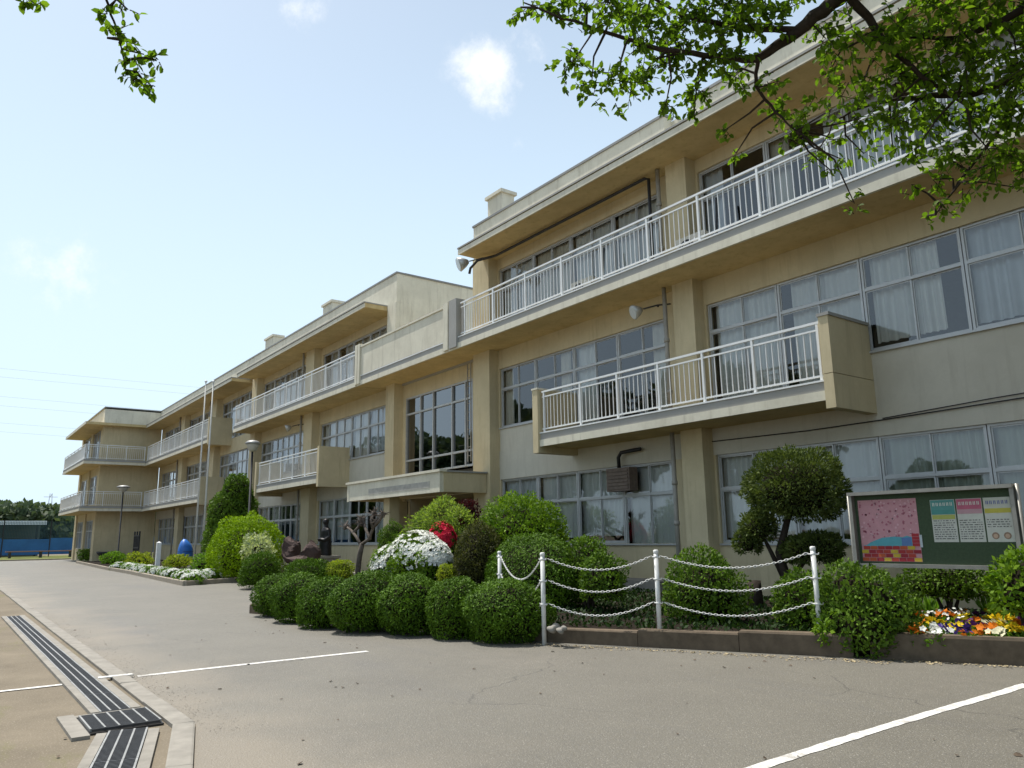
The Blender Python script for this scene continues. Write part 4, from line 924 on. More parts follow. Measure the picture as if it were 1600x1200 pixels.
# ---- pansies, daisies, irises
def small_plant(leafm, size, n, r, hgt, petm=None, fn=4, fs=.035, blade=False, seed=0):
    rg = np.random.default_rng(seed)
    if blade:
        a = rg.uniform(0, 6.28, n); P_ = np.stack([np.cos(a)*r*.3, np.sin(a)*r*.3, np.zeros(n)], 1)
        Ax = np.stack([np.cos(a)*.45, np.sin(a)*.45, np.ones(n)], 1)+rg.normal(size=(n, 3))*.15; L = hgt*rg.uniform(.6, 1.1, n); lv = leaves(P_, Ax, np.stack([np.cos(a), np.sin(a), np.zeros(n)], 1), L, L*.09)
    else:
        U = rg.normal(size=(n, 3)); U /= np.linalg.norm(U, axis=1, keepdims=True); U[:, 2] = abs(U[:, 2]); P_ = U*np.array([r, r, hgt])*rg.uniform(.3, .9, n)[:, None]
        L = size*rg.uniform(.7, 1.2, n); lv = leaves(P_, U+rg.normal(size=U.shape)*.5, rg.normal(size=U.shape)+[0, 0, 1], L, L*.6)
    ml = np_mesh('foliage', lv[0], (lv[1], lv[2]), LM[leafm]); mp = None
    if petm:
        C = np.stack([rg.uniform(-r, r, fn), rg.uniform(-r, r, fn), hgt*rg.uniform(.85, 1.25, fn)], 1); fl = []
        Nn = np.stack([rg.normal(size=fn)*.4, -.6+rg.normal(size=fn)*.3, np.full(fn, .7)], 1)
        for q in range(5):
            th = q*1.2566; T1 = np.cross(Nn, [.3, .2, 1.]); T1 /= np.linalg.norm(T1, axis=1, keepdims=True); T2 = np.cross(Nn/np.linalg.norm(Nn, axis=1, keepdims=True), T1)
            fl.append(leaves(C, T1*math.cos(th)+T2*math.sin(th)+Nn*.15, Nn, np.full(fn, fs), np.full(fn, fs*.95)))
        V, F = merge(fl); mp = np_mesh('blossom', V, F, PM[petm])
    return ml, mp
PANS = {c: [small_plant('grass', .05, 40, .09, .13, c, 8, .040, seed=50+i*7+j) for j in range(2)] for i, c in enumerate(('yellow', 'orange', 'purple', 'white', 'violet', 'cream'))}
def plant(name, pair, label, cat, loc, group, rz=0, sc=1):
    t = thing(name, label, cat, loc, group, rz); t.scale = (sc, sc, sc); obj('foliage', pair[0], t)
    if pair[1]: obj('blossom', pair[1], t)
    return t
ORD = ['first', 'second', 'third', 'fourth', 'fifth', 'sixth', 'seventh', 'eighth', 'ninth', 'tenth', 'eleventh', 'twelfth', 'thirteenth', 'fourteenth', 'fifteenth', 'sixteenth']
rp = random.Random(11)
# band of colour: pixel column -> colour mix as in the bed
for row, (py0, n) in enumerate(((990, 15), (982, 15), (973, 14), (965, 10))):
    for i in range(n):
        px = 1424+(1640-1424)*(i+.5)/n+rp.uniform(-5, 5)+row*3; py = py0+rp.uniform(-3, 3)
        u = px
        if u < 1440: c = rp.choice(['orange', 'orange', 'yellow'])
        elif u < 1480: c = rp.choice(['white', 'orange', 'yellow', 'yellow'] if row < 2 else ['orange', 'yellow'])
        elif u < 1510: c = rp.choice(['purple', 'purple', 'yellow'] if row == 0 else ['yellow', 'yellow', 'orange', 'purple'])
        elif u < 1550: c = rp.choice(['orange', 'orange', 'yellow', 'violet'])
        elif u < 1595: c = rp.choice(['yellow', 'yellow', 'yellow', 'cream'])
        else: c = rp.choice(['yellow', 'violet', 'orange'])
        if row == 3 and u < 1530: c = 'orange'
        p = on_z(px, py, .30)
        plant('pansy', rp.choice(PANS[c]), '%s pansy, %s from the left in the %s row of the flower bed' % (c, ORD[i], ('front', 'second', 'third', 'back')[row]), 'flower', (p.x, p.y, .19), 'pansies in the flower bed', rp.uniform(0, 6), rp.uniform(.9, 1.25))
DAI = [small_plant('grass', .05, 40, .12, .2, 'white', 6, .024, seed=80+j) for j in range(2)]
for i in range(6):
    p = on_z(1452+11*i+rp.uniform(-4, 4), 948+rp.uniform(-7, 10), .45); plant('daisy', DAI[i % 2], 'white flowered clump behind the pansies, %s from the left' % ORD[i], 'flower', (p.x, p.y, .17), 'white flower clumps behind the pansies', rp.uniform(0, 6), 1.1)
IRI = [small_plant('grass', .05, 34, .2, .42, None, blade=True, seed=90+j) for j in range(2)]
for i, (px, py) in enumerate(((1405, 958), (1422, 962), (1440, 955), (1455, 958), (1545, 955), (1560, 950))):
    p = on_z(px, py, .2); plant('iris', IRI[i % 2], 'clump of sword shaped leaves among the flowers, %s from the left' % ORD[i], 'plant', (p.x, p.y, .16), 'iris leaf clumps', rp.uniform(0, 6), 1.0)

# ---- ivy and weeds covering the soil of the near island
rgc = np.random.default_rng(77); n = 26000; X_ = rgc.uniform(-15.6, -1.5, n); Y_ = rgc.uniform(5.9, 13.6, n)
front = np.where(X_ < -9, 5.75+(X_+16.6)*.227, 7.42+(X_+9)*.505); keep = (Y_ > front+.22) & (np.sin(X_*1.7)*np.cos(Y_*1.9)+rgc.normal(size=n)*.5 > -.35) & ~((X_ > -5.6) & (Y_ < 10.6))
Pg = np.stack([X_, Y_, .17+.05*rgc.random(n)], 1)[keep]; n = len(Pg); Lg = rgc.uniform(.05, .10, n)
Vg, lg, tg_ = leaves(Pg, rgc.normal(size=(n, 3))*.6+[0, 0, .5], rgc.normal(size=(n, 3))*.5+[0, 0, 1], Lg, Lg*.6)
o = stuff(obj('ground_cover', np_mesh('ground_cover', Vg, (lg, tg_), LM['ivy']))); o['label'] = 'dark ivy and weeds covering the soil behind the chains'; o['category'] = 'ground cover'

# ================================================================== LEFT GARDEN BED
A('cone_tree', 'tall broad cone shaped evergreen left of the lamp post', 'tree', [bb(316, 410, 795, 885, 10.8, .9, .1), bb(324, 406, 768, 850, 10.8, .9), bb(345, 394, 741, 810, 10.8, .9)], 'azalea', .11, None, lump=.08, depth=.14, base=.1, cover=2.0)
A('mound_bush', 'big rounded yellow green bush beside the flagpoles', 'shrub', [bb(316, 452, 806, 925, 9.6, .8, .1)], 'lime', .085, None, lump=.06, lk=6, depth=.3, up=.3, zcut=-.7, base=.1, aspect=.5)
A('variegated_shrub', 'pale variegated shrub in front of the yellow green bush', 'shrub', [bb(370, 436, 834, 885, 8.6, .7, .1)], 'pale', .12, None, lump=.22, depth=.5, cover=1.1, base=.1, aspect=.38)
A('low_bush', 'low dark clipped bush at the end of the left bed', 'shrub', [bb(369, 442, 869, 920, 8.3, .8, .1)], 'hedge', .09, None, lump=.08, depth=.16, base=.1, aspect=.28, up=.7)
GRB = [('tall bright grass clump at the far corner of the left bed', 118, 160, 858, 892, 'grass', 10.2), ('green leafy clump behind the white flowers, far left', 152, 200, 864, 894, 'grass', 9.6), ('yellow green shrub by the white marker post', 190, 242, 865, 892, 'yellow', 10.0), ('yellow green shrub below the blue bundle', 252, 306, 868, 890, 'yellow', 10.2), ('dull green clump at the foot of the flagpoles', 296, 345, 868, 895, 'grass', 8.6)]
for (lb, l, r, t_, b_, lf, Y) in GRB: A('bed_shrub', lb, 'shrub', [bb(l, r, t_, b_, Y, .7, .05)], lf, .11, None, lump=.18, depth=.3, cover=1.4, base=.08, up=.9)
for i in range(13):
    f_ = i/12; x = -47+18.1*f_; y = 8.15-.72*f_+rp.uniform(-.05, .35); r = .34+.12*rp.random()
    A('alyssum', 'low white flower mound along the left bed kerb, %s from the far end' % ORD[i], 'flower', [((x, y, .16), (r*1.25, r, .26))], 'grass', .06, 'white flower mounds along the left kerb', flowers=(PM['white'], .05, 300, .1), stems=False, base=.1, cover=1.2)
for i, (x, y) in enumerate(((-30.1, 8.3), (-29.6, 7.75))):
    A('alyssum', ('larger white flower mound near the kerb corner', 'white flower mound right at the kerb corner')[i], 'flower', [((x, y, .18), (.55, .42, .28))], 'grass', .06, 'white flower mounds along the left kerb', flowers=(PM['white'], .05, 420, .1), stems=False, base=.1, cover=1.2)
# boulders
def rock(r, seed):
    rg = np.random.default_rng(seed); b = MB(); b.blob((0, 0, 0), (1, 1, 1), seed, .12, 18, 12)
    V = np.array(b.v); pl = rg.normal(size=(16, 3)); pl /= np.linalg.norm(pl, axis=1, keepdims=True); off = rg.uniform(.58, .92, 16)
    for n_, o_ in zip(pl, off):
        d = V@n_-o_; V -= np.maximum(d, 0)[:, None]*n_
    V += rg.normal(size=V.shape)*.03; V *= (1+.10*np.sin(V@(rg.normal(size=(3, 4))*4)).sum(1)/2)[:, None]; b.v = [tuple(v) for v in V*np.array(r)*1.15]; return b
for k, (l, r, t_, b_, Y, lb) in enumerate(((437, 476, 839, 880, 10.6, 'purple brown boulder right of the variegated shrub'), (466, 503, 845, 885, 10.9, 'squat brown boulder beside the statue plinth'), (447, 486, 868, 886, 10.0, 'flat pale rock lying below the two boulders'))):
    c, r_ = bb(l, r, t_, b_, Y, .8, .05); o = rock(r_, 60+k).build('boulder', M_ROCK, None, False); o.location = c; tag(o, lb, 'rock')
# statue on a plinth
sp = on_y(508, 868, 12.3); st = thing('statue', 'dark bronze statue of a standing figure on a plinth beside the boulders', 'statue', (sp.x, sp.y, .1))
hb = sp.z-.1
MB().box(-.42, .42, -.4, .4, 0, hb-.10).build('plinth', M_CONC, st); MB().box(-.47, .47, -.45, .45, hb-.099, hb).build('plinth_top', M_CONC, st)
b = loft([(0, 0, hb-.02, .32, .24), (0, 0, hb+.25, .30, .22), (0, 0, hb+.5, .30, .22), (0, 0, hb+.75, .26, .19), (0, 0, hb+.95, .28, .18), (0, 0, hb+1.07, .20, .13), (0, 0, hb+1.12, .08, .08), (0, 0, hb+1.18, .065, .07), (0, -.01, hb+1.22, .09, .10), (0, -.01, hb+1.30, .105, .12), (0, 0, hb+1.38, .085, .10), (0, 0, hb+1.42, .03, .04)], 18)
for s in (-1, 1): b.tube([(s*.2, 0, hb+1.0), (s*.32, .02, hb+.72), (s*.24, -.17, hb+.58), (s*.1, -.22, hb+.62)], [.085, .075, .06, .045], 9)
b.blob((0, -.125, hb+1.28), (.02, .03, .03), 3, .05, 8, 6); b.box(-.12, .12, -.30, -.22, hb+.60, hb+.66)
o = b.build('figure', M_BRONZE, st, True); md = o.modifiers.new('remesh', 'REMESH'); md.mode = 'VOXEL'; md.voxel_size = .022; md.use_smooth_shade = True
# flagpoles
for k, (px, lb) in enumerate(((304, 'left of the two slender white flagpoles'), (316, 'right of the two slender white flagpoles'))):
    f_ = on_y(px, 868, 10.0); t = thing('flagpole', lb, 'flagpole', (f_.x, f_.y, .1), 'flagpoles'); top = on_y(px+17, 598, 10.0).z-.1
    MB().tube([(0, 0, -.2), (0, 0, top*.5), (0, 0, top)], [.05, .04, .025], 10).build('pole', plain('pole grey', (.55, .54, .50), .5), t, True); MB().blob((0, 0, top+.05), (.07, .07, .07), 1, 0, 10, 6).build('finial', M_WHITE, t, True)
    MB().tube([(.09, 0, 1.2), (.07, 0, top-.1)], .008, 4).build('halyard', M_WHITE, t); MB().box(-.25, .25, -.25, .25, -.1, .25).build('footing', M_CONC, t)
# garden lamps
def lamp(px, py, Y, w, label):
    h_ = on_y(px, py, Y); t = thing('lamp_post', label, 'lamp post', (h_.x, h_.y, .05), 'lamp posts along the bed'); z = h_.z-.05
    MB().tube([(0, 0, -.2), (0, 0, .6), (0, 0, .62), (0, 0, z-.3)], [.07, .07, .05, .045], 10).build('pole', M_DARK, t, True)
    MB().lathe([(.05, -.32), (.16, -.26), (w*.8, -.05), (w*.82, -.02)], 18, (0, 0, z)).build('shade', plain('milky lamp shade', (.45, .44, .40), .4), t, True)
    MB().lathe([(w*.84, -.02), (w, 0), (w, .06), (w*.7, .13), (.05, .17)], 18, (0, 0, z)).build('cap', plain('lamp cap', (.30, .30, .29), .5, .3), t, True)
lamp(395, 694, 10.2, .30, 'near dark lamp post with a disc head beside the cone tree'); lamp(193, 762, 10.0, .42, 'far lamp post with a pale cap in front of the wing')
# white marker post, bundle, stand
f_ = on_y(247, 868, 9.0); t = thing('marker_post', 'short square white marker post standing in the flower bed', 'post', (f_.x, f_.y, .1)); MB().prism([(-.1, -.1), (.1, -.1), (.1, .1), (-.1, .1)], -.1, 1.35).build('shaft', M_WHITE, t); MB().add([(-.1, -.1, 1.35), (.1, -.1, 1.35), (.1, .1, 1.35), (-.1, .1, 1.35), (0, 0, 1.42)], [(0, 1, 4), (1, 2, 4), (2, 3, 4), (3, 0, 4)]).build('point', M_WHITE, t)
M_BLUE = plain('blue tarpaulin', (.02, .16, .55), .45, 0, .25, 3, .5, .3)
c, r_ = bb(277, 303, 834, 878, 11.8, .9, .05); t = thing('tarpaulin_bundle', 'upright bundle wrapped in a bright blue tarpaulin by the far block', 'bundle', (c[0], c[1], .05))
MB().blob((0, 0, r_[2]*.9), (r_[0], r_[1], r_[2]), 5, .16, 14, 10).build('sheet', M_BLUE, t, True); MB().tube([(r_[0]*1.0*math.cos(a*.4488), r_[1]*1.0*math.sin(a*.4488), r_[2]*1.05) for a in range(15)], .012, 5).build('rope', M_DARK, t)
f_ = on_y(212, 866, 11.6); t = thing('tool_rack', 'dark metal rack with upright bars against the wing wall', 'rack', (f_.x, f_.y, .05))
for i in range(5): MB().box(-.9+.42*i, -.8+.42*i, -.05, .05, 0, 2.2-.25*(i % 2)).build('upright', M_DARK, t)
MB().box(-.95, .95, -.04, .04, 1.0, 1.1).build('rail', M_DARK, t); MB().box(-.95, .95, -.041, .041, 1.85, 1.93).build('rail', M_DARK, t)
f_ = on_y(169, 857, 11.0); t = thing('planter', 'dark round planter bowl at the foot of the wing', 'planter', (f_.x, f_.y, .3))
MB().lathe([(.3, -.2), (.5, .1), (.78, .35), (.82, .5), (.7, .5), (.6, .4)], 20).build('bowl', M_DARK, t, True)

# ================================================================== FAR END OF THE DRIVE
ff = thing('boundary_fence', 'tall net fence with a blue screen along the far boundary', 'fence', (-104, 5, 0)); FI = Matrix.Translation((104, -5, 0))
M_SCREEN = plain('blue screen sheet', (.025, .13, .33), .7, 0, .3, .8); M_NET = plain('green blue netting', (.05, .10, .12), .9, 0, .4, .6)
for i in range(17):
    y = -40+4.6*i
    wpart(MB().tube([(-104, y, 0), (-104, y, 4.1)], .06, 6), 'post', M_DARK, ff, FI)
    wpart(MB().box(-104.03, -104.0, y+.06, y+4.54, .25, 2.0+.1*(i % 2)), 'screen_panel', M_SCREEN, ff, FI)
    b = MB()
    for k in range(30): b.box(-104.02, -104.0, y+.06+k*.15, y+.10+k*.15, 2.12, 4.0)
    for k in range(13): b.box(-104.02, -104.0, y+.06, y+4.54, 2.14+.145*k, 2.175+.145*k)
    stuff(wpart(b, 'netting', M_NET, ff, FI))
sh = thing('shed', 'long low shelter with a white roof behind the blue fence', 'shelter', (-112, -2, 0)); SI = Matrix.Translation((112, 2, 0))
wpart(MB().prism([(-115, -25), (-109, -25), (-109, 10.5), (-115, 10.5)], 3.85, 4.1), 'roof', M_WHITE, sh, SI); wpart(MB().box(-109.05, -108.9, -25.1, 10.6, 3.7, 4.18), 'fascia', M_WHITE, sh, SI)
for i in range(8): wpart(MB().box(-109.6, -109.4, -24+4.8*i, -23.8+4.8*i, 0, 3.85), 'post', M_DARK, sh, SI)
wpart(MB().box(-114.8, -114.6, -25, 10.5, 0, 3.85), 'rear_wall', plain('dim shed wall', (.12, .14, .13), .9), sh, SI)
be = thing('wooden_bench', 'long low brown bench in front of the blue fence', 'bench', (-97.5, 9.2, 0))
for i in range(4): MB().box(-.6+.3*i, -.34+.3*i, -3.2, 3.2, .62, .72).build('plank', plain('weathered brown plank', (.24, .12, .06), .8, 0, .3), be)
for y in (-2.8, 0, 2.8): MB().box(-.55, .55, y-.1, y+.1, 0, .62).build('leg', M_DARK, be)
def wood(name, spots, rr_, hh, size, seed, label):
    rg = np.random.default_rng(seed); parts = []
    for (x, y) in spots:
        r = rg.uniform(*rr_); h = rg.uniform(*hh)
        for q in range(5):
            c = (x+rg.normal()*r*.5, y+rg.normal()*r*.5, h-r*.75-rg.random()*h*.45); rr2 = np.array([r, r, r*.75])*rg.uniform(.55, .95)
            parts += crown_part(c, rr2, 330, size, rg, .16, 3, .2, .3, -.8, .75)
    V, F = merge(parts); o = stuff(obj(name, np_mesh(name, V, F, LM['wood']))); o['label'] = label; o['category'] = 'wood'
rg = np.random.default_rng(3)
wood('far_wood', [(-148-rg.random()*22, -45+2.3*i+rg.normal()) for i in range(40)], (3.6, 5.0), (9.0, 10.2), 1.1, 1, 'dense dark green wood beyond the fence at the far end')
wood('playground_wood', [(-125+4.6*i, -17-rg.random()*7) for i in range(21)], (2.8, 4.0), (14, 16.5), .8, 2, 'row of leafy trees across the playground, mirrored in the entrance glass')
# power lines and pylon far behind
M_WIRE = plain('power line', (.55, .58, .62), .6)
for k, (ya, yb, xe) in enumerate(((587, 622, 420), (600, 630, 420), (629, 650, 320), (643, 660, 320), (670, 680, 300), (683, 690, 300))):
    a = on_y(-900, ya-70, -10); 
    D_ = 260
    def far(px, py): r_ = ray(px, py); return Vector((0, 0, EYE))+r_*(D_/(-r_.x))
    p0, p1 = far(-300, ya-38+k*2), far(xe+500, yb+40)
    pts = []
    for i in range(25):
        t_ = i/24; p = p0.lerp(p1, t_); p.z += .5*(4*(t_-.5)**2); pts.append(p)
    o = MB().tube(pts, .028, 4).build('power_line', M_WIRE); tag(o, '%s faint power line crossing the pale sky at left' % ('highest', 'second highest', 'third highest', 'fourth highest', 'fifth highest', 'lowest')[k], 'wire', 'power lines')
r_ = ray(78, 790); s_ = 520/(-r_.x); pb = r_*s_
t = thing('pylon', 'faint lattice power pylon beyond the far wood', 'pylon', (pb.x, pb.y, 0)); ht = EYE+(ray(78, 771)*s_).z
for sx in (-1, 1):
    for sy in (-1, 1): MB().tube([(sx*2.2, sy*2.2, 0), (sx*.5, sy*.5, ht)], .14, 4).build('leg', M_WIRE, t)
for i in range(6):
    z = ht*(i+.5)/6; w_ = 2.2-1.7*z/ht; MB().tube([(-w_, -w_, z), (w_, w_, z+ht/12), (w_, -w_, z), (-w_, w_, z+ht/12), (-w_, -w_, z)], .08, 4).build('brace', M_WIRE, t)
for z in (ht*.78, ht*.93): MB().box(-.15, .15, -3.5, 3.5, z, z+.25).build('cross_arm', M_WIRE, t)

# ================================================================== CHERRY TREES OVERHEAD
def pt(px, py, d): r_ = ray(px, py).normalized(); return Vector((0, 0, EYE))+r_*d
def to_px(p):
    v = Vector(p)-Vector((0, 0, EYE)); z = v.dot(FWD)
    return None if z < .1 else (800+FPX*v.dot(RIGHT)/z, 600-FPX*v.dot(UP)/z)
def twig_leaves(c, R, ntw, rg, wood_b, LP, lsize=(.046, .088), toward=None):
    """a spray of twigs round c; leaves alternate along each twig"""
    for q in range(ntw):
        d = rg.normal(size=3); d[2] = d[2]*.7-.15; d /= np.linalg.norm(d)
        a = np.array(c)+rg.normal(size=3)*R*.28; L = R*rg.uniform(.55, 1.15); n = max(3, int(L/.025)); pts = []
        for i in range(5):
            t_ = i/4; pts.append(a+d*L*t_+np.array([0, 0, -.10*L*t_*t_]))
        wood_b.tube(pts, .0045, 4, .0018)
        for i in range(n):
            t_ = (i+.6)/n; p = a+d*L*t_+np.array([0, 0, -.10*L*t_*t_]); s = np.cross(d, rg.normal(size=3)); s /= np.linalg.norm(s)+1e-9
            ax = s*(1 if i % 2 else -1)+d*.5+np.array([0, 0, -.45])+rg.normal(size=3)*.25
            LP.append((p, ax, rg.normal(size=3)*.6+np.array([0, 0, 1.]), rg.uniform(*lsize)))
def emit(LP):
    P_ = np.array([l[0] for l in LP]); Ax = np.array([l[1] for l in LP]); Nn = np.array([l[2] for l in LP]); L = np.array([l[3] for l in LP])
    V, l_, t_ = leaves(P_, Ax, Nn, L, L*.72, LEAF_H); return V, (l_, t_)
def cherry(name, label, base, trunk_pts, trunk_r, limbs, clusters, extra, seed):
    t = thing(name, label, 'tree', base); inv = Matrix.Translation(-Vector(base)); rg = np.random.default_rng(seed)
    tb = MB(); tb.tube(trunk_pts, trunk_r, 12); wpart(tb, 'trunk', M_BARK, t, inv, True)
    lb = MB(); allp = []
    for pts, rs in limbs:
        # smooth the limb with a few in-between points and a little crookedness
        fine = []; fr = []
        for i in range(len(pts)-1):
            for k in range(4):
                u = k/4; p = Vector(pts[i]).lerp(Vector(pts[i+1]), u); s = .018*(pts[i+1]-pts[i]).length if hasattr(pts[i], 'length') else .01
                fine.append(p+Vector(rg.normal(size=3))*s); fr.append(rs[i]+(rs[i+1]-rs[i])*u)
        fine.append(Vector(pts[-1])); fr.append(rs[-1]); lb.tube(fine, fr, 9); allp += fine
    wpart(lb, 'limb', M_BARK, t, inv, True)
    tw = MB(); LP = []
    for (c, R, n) in clusters:
        c = Vector(c); near = min(allp, key=lambda q: (q-c).length)
        if (near-c).length > .08:
            mid = near.lerp(c, .5)+Vector((rg.normal()*.05, rg.normal()*.05, .08*(near-c).length)); tw.tube([near, near.lerp(mid, .5), mid, mid.lerp(c, .5), c], .013, 5, .005)
        twig_leaves(c, R, n, rg, tw, LP)
    for (c, R, n) in extra: twig_leaves(c, R, n, rg, tw, LP, (.07, .12))
    wpart(tw, 'twigs', M_BARK, t, inv)
    V, F = emit(LP); o = obj('crown', np_mesh('crown', V, F, LM['cherry']), t); o.matrix_parent_inverse = inv
    return len(LP)
D8 = lambda px, py, d=8: pt(px, py, d)
T1 = Vector((.7, 9.7, .15)); F1 = Vector((.5, 9.4, 2.9))
L1 = [([F1, Vector((-.6, 8.4, 4.6)), D8(1430, -110, 8.9), D8(1345, -35, 8.4), D8(1300, 5, 8.2), D8(1245, 48, 8.05), D8(1185, 93, 7.9), D8(1100, 84, 7.8), D8(1030, 76, 7.6), D8(960, 55, 7.5), D8(900, 36, 7.4), D8(818, 4, 7.3)], [.17, .13, .10, .08, .066, .055, .038, .026, .022, .017, .013, .006]),
      ([D8(1245, 48, 8.05), D8(1140, 45, 7.9), D8(1060, 20, 7.8), D8(985, -25, 7.7)], [.03, .024, .016, .01]),
      ([D8(1185, 93, 7.9), D8(1180, 135, 7.9), D8(1212, 175, 7.9), D8(1245, 205, 7.9)], [.02, .016, .012, .006]),
      ([D8(1320, -12, 8.3), D8(1385, 70, 8.3), D8(1440, 120, 8.3), D8(1510, 165, 8.3)], [.045, .03, .02, .01]),
      ([F1, Vector((-.2, 8.9, 4.2)), D8(1690, 60, 9.3), D8(1600, 118, 9.0), D8(1520, 145, 8.8), D8(1440, 152, 8.7), D8(1370, 160, 8.6), D8(1300, 190, 8.5)], [.14, .10, .07, .05, .038, .026, .016, .007]),
      ([D8(1600, 118, 9.0), D8(1555, 210, 8.8), D8(1500, 285, 8.6), D8(1462, 335, 8.5)], [.03, .02, .012, .005]),
      ([F1, Vector((0, 8.6, 4.9)), D8(1680, -40, 8.8), D8(1590, 20, 8.6), D8(1500, 60, 8.4), D8(1400, 60, 8.3)], [.12, .09, .05, .035, .022, .01]),
      ([F1, Vector((1.9, 8.6, 4.8)), Vector((4.4, 7.4, 6.0)), Vector((6.5, 6.4, 6.6))], [.15, .11, .07, .03]), ([F1, Vector((1.4, 10.3, 5)), Vector((2.5, 10.8, 7))], [.13, .09, .04]), ([F1, Vector((.3, 8.4, 5.4)), Vector((0, 6.6, 7.2)), Vector((-.6, 5.2, 7.8))], [.13, .09, .06, .03])]
CL = [(830, 12, 26, 7), (868, 18, 22, 6), (905, 5, 34, 10), (955, 18, 40, 14), (1008, 22, 42, 16), (893, 100, 26, 9), (925, 125, 30, 10), (968, 130, 30, 11), (1005, 120, 26, 9), (1042, 105, 30, 10), (1000, 75, 24, 6), (1060, 45, 42, 16), (1085, 140, 26, 9), (1040, 166, 14, 5), (1085, 175, 10, 4), (1112, 20, 44, 18), (1130, 75, 32, 10), (1160, 25, 40, 14), (1150, 110, 30, 10), (1215, 25, 38, 12), (1095, 100, 22, 7), (1215, 175, 22, 8), (1245, 205, 22, 9), (1262, 170, 20, 6), (1205, 130, 20, 5), (1130, 205, 9, 3), (1150, 240, 8, 3), (1290, 60, 28, 8),
      (1335, 60, 44, 18), (1395, 45, 48, 24), (1450, 30, 48, 26), (1515, 30, 55, 30), (1580, 30, 60, 32), (1350, 125, 36, 16), (1405, 120, 42, 22), (1465, 105, 48, 28), (1530, 100, 52, 30), (1590, 100, 50, 28), (1300, 105, 28, 9), (1300, 170, 24, 9), (1345, 185, 26, 10), (1395, 190, 34, 15), (1450, 180, 42, 22), (1515, 175, 46, 26), (1580, 175, 48, 28), (1300, 215, 18, 6), (1275, 240, 14, 5), (1430, 235, 28, 12), (1490, 235, 36, 18), (1550, 240, 38, 20), (1600, 250, 36, 18), (1395, 235, 18, 6), (1460, 280, 24, 10), (1510, 285, 26, 11), (1430, 292, 14, 5), (1470, 320, 18, 8), (1452, 342, 9, 4), (1585, 292, 18, 6), (1335, 318, 16, 6), (1300, 268, 12, 4), (1318, 250, 10, 4), (1350, 240, 14, 4)]
rg = np.random.default_rng(21)
clus = [(pt(px, py, 7.35+(px-820)/780*1.25+rg.uniform(-.35, .35)), r*8.0/FPX*1.05, int(n*(1.55 if px < 1300 else .8))+1) for px, py, r, n in CL]
ext = []  # unseen crown, enlarged to block skylight from the right of the facade
while len(ext) < 260:
    u = rg.normal(size=3); u /= np.linalg.norm(u); p = np.array([3.2, 7.6, 6.3])+u*np.array([4.6, 4.6, 2.3])*rg.uniform(.4, 1)
    q = to_px(p)
    if q and -80 < q[0] < 1690 and -90 < q[1] < 1300: continue
    if p[1] > 12.2: continue
    ext.append((p, .55, 14))
for _ in range(70): ext.append((np.array(pt(rg.uniform(930, 1750), rg.uniform(-520, -110), rg.uniform(7.4, 9.6))), .42, 10))
cherry('cherry_tree', 'leafy cherry tree reaching over the right of the drive', tuple(T1), [T1-Vector((0, 0, .3)), T1, T1+Vector((-.05, -.1, 1.4)), F1], [.34, .28, .22, .19], L1, clus, ext, 5)
T2 = Vector((-2.6, -3.4, 0)); F2 = Vector((-2.9, -3.0, 2.6))
L2 = [([F2, Vector((-4.0, -1.8, 4.6)), Vector((-5.2, -.4, 6.0)), D8(150, -45, 7.2), D8(167, 0, 7.2), D8(182, 45, 7.15), D8(190, 75, 7.1), D8(196, 110, 7.1)], [.14, .10, .05, .018, .010, .008, .006, .004]), ([Vector((-5.2, -.4, 6.0)), D8(60, -40, 7.1), D8(45, -5, 7.1)], [.03, .015, .005]),
      ([F2, Vector((-1.5, -2.6, 5)), Vector((0, -1.8, 6.6))], [.14, .1, .04]), ([F2, Vector((-3.6, -4.6, 5)), Vector((-4.4, -6, 6.5))], [.14, .1, .04])]
CL2 = [(165, 18, 10, 4), (200, 15, 14, 4), (170, 45, 9, 4), (188, 55, 13, 6), (205, 66, 8, 3), (225, 85, 13, 6), (245, 95, 12, 5), (205, 100, 13, 6), (222, 122, 16, 8), (235, 132, 12, 5), (195, 120, 8, 3), (40, 0, 9, 4), (62, 2, 6, 2)]
clus2 = [(pt(px, py, 7.1+rg.uniform(-.08, .08)), r*7.1/FPX*1.1, n) for px, py, r, n in CL2]
ext2 = []
while len(ext2) < 80:
    u = rg.normal(size=3); u /= np.linalg.norm(u); p = np.array([-2.2, -3.4, 5.9])+u*np.array([3.4, 3.0, 1.9])*rg.uniform(.5, 1); q = to_px(p)
    if q and -120 < q[0] < 1690 and -120 < q[1] < 1300: continue
    ext2.append((p, .42, 10))
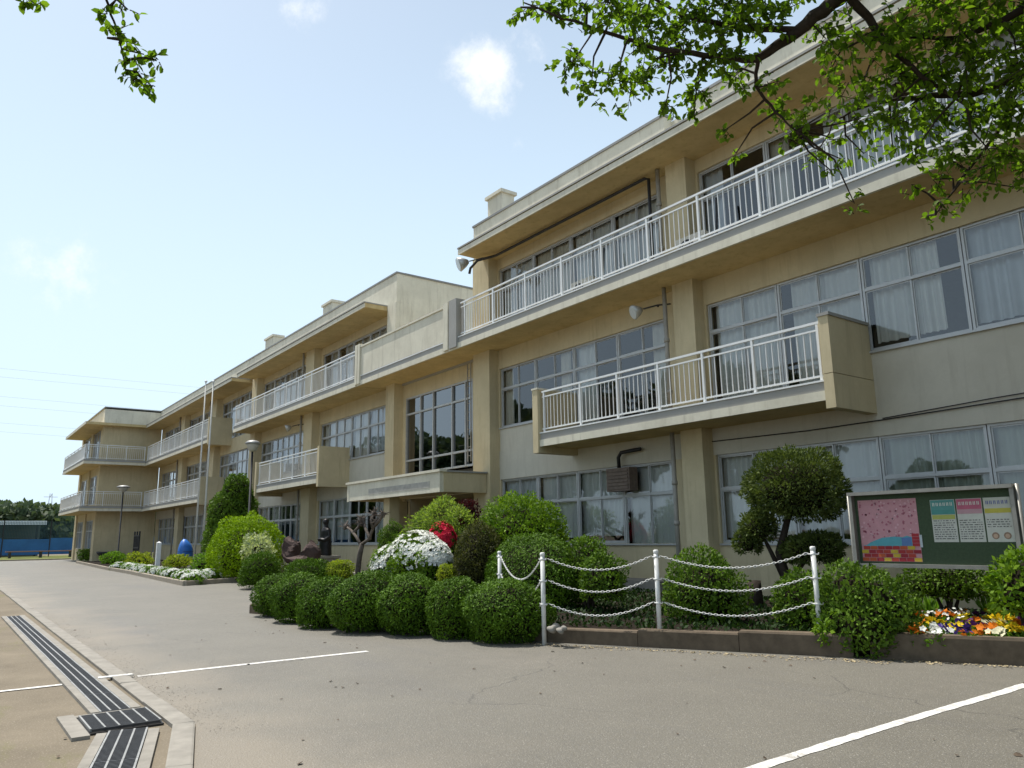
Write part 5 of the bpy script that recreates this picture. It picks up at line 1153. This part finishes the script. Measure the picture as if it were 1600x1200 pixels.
while len(ext2) < 125:
    p = np.array([-4.5, -1.2, 5.6])+rg.normal(size=3)*np.array([.9, .9, .5]); q = to_px(p)
    if q and q[0] > -130 and q[1] > -130: continue
    ext2.append((p, .40, 10))
cherry('cherry_tree', 'cherry tree beside the drain whose leafy twig hangs at top left', tuple(T2), [T2-Vector((0, 0, .3)), T2, T2+Vector((.05, .1, 1.3)), F2], [.36, .3, .22, .19], L2, clus2, ext2, 6)

# ================================================================== LITTER ON THE GROUND
def litter(name, pts, size, M, label, seed):
    rg = np.random.default_rng(seed); P_ = np.array(pts); n = len(P_); L = size*rg.uniform(.5, 1.4, n)
    V, l_, t_ = leaves(P_, np.concatenate([rg.normal(size=(n, 2)), np.zeros((n, 1))], 1), np.array([0, 0, 1.])+rg.normal(size=(n, 3))*.25, L, L*.7, LEAF_H)
    o = stuff(obj(name, np_mesh(name, V, (l_, t_), M))); o['label'] = label; o['category'] = 'leaf litter'
rg = np.random.default_rng(31); pts = []
for _ in range(420):
    u = rg.random(); x = -9.3+4.4*u; y = 7.05+.52*(x+9)-.02; w_ = abs(rg.normal())*.10+.09; pts.append((x+w_*.46, y-w_*.86, .012))
for _ in range(260):
    u = rg.random(); x = -5.0+2.4*u; y = 9.2+.5*(x+5.2); w_ = abs(rg.normal())*.09+.1; pts.append((x+w_*.46, y-w_*.86, .012))
litter('kerb_litter', pts, .035, plain('dry leaf', (.42, .34, .20), .9, 0, .4, 40), 'dry leaves and petals along the foot of the kerb', 1)
pts = [(rg.uniform(-16, -1.5), rg.uniform(-1, 9), .012) for _ in range(110)]
litter('scattered_leaves', [p for p in pts if p[1] < 5+.3*(p[0]+16)], .045, plain('brown leaf', (.10, .07, .045), .9, 0, .4, 40), 'scattered brown leaves on the asphalt and dirt', 2)
pts = []
for _ in range(2600):
    x = rg.uniform(-20, -6.6); d_ = abs(rg.normal())*.18; pts.append((x, 1.92+d_, .008))
litter('grit', pts, .012, M_CONC, 'fine grit along the drain kerb', 3)
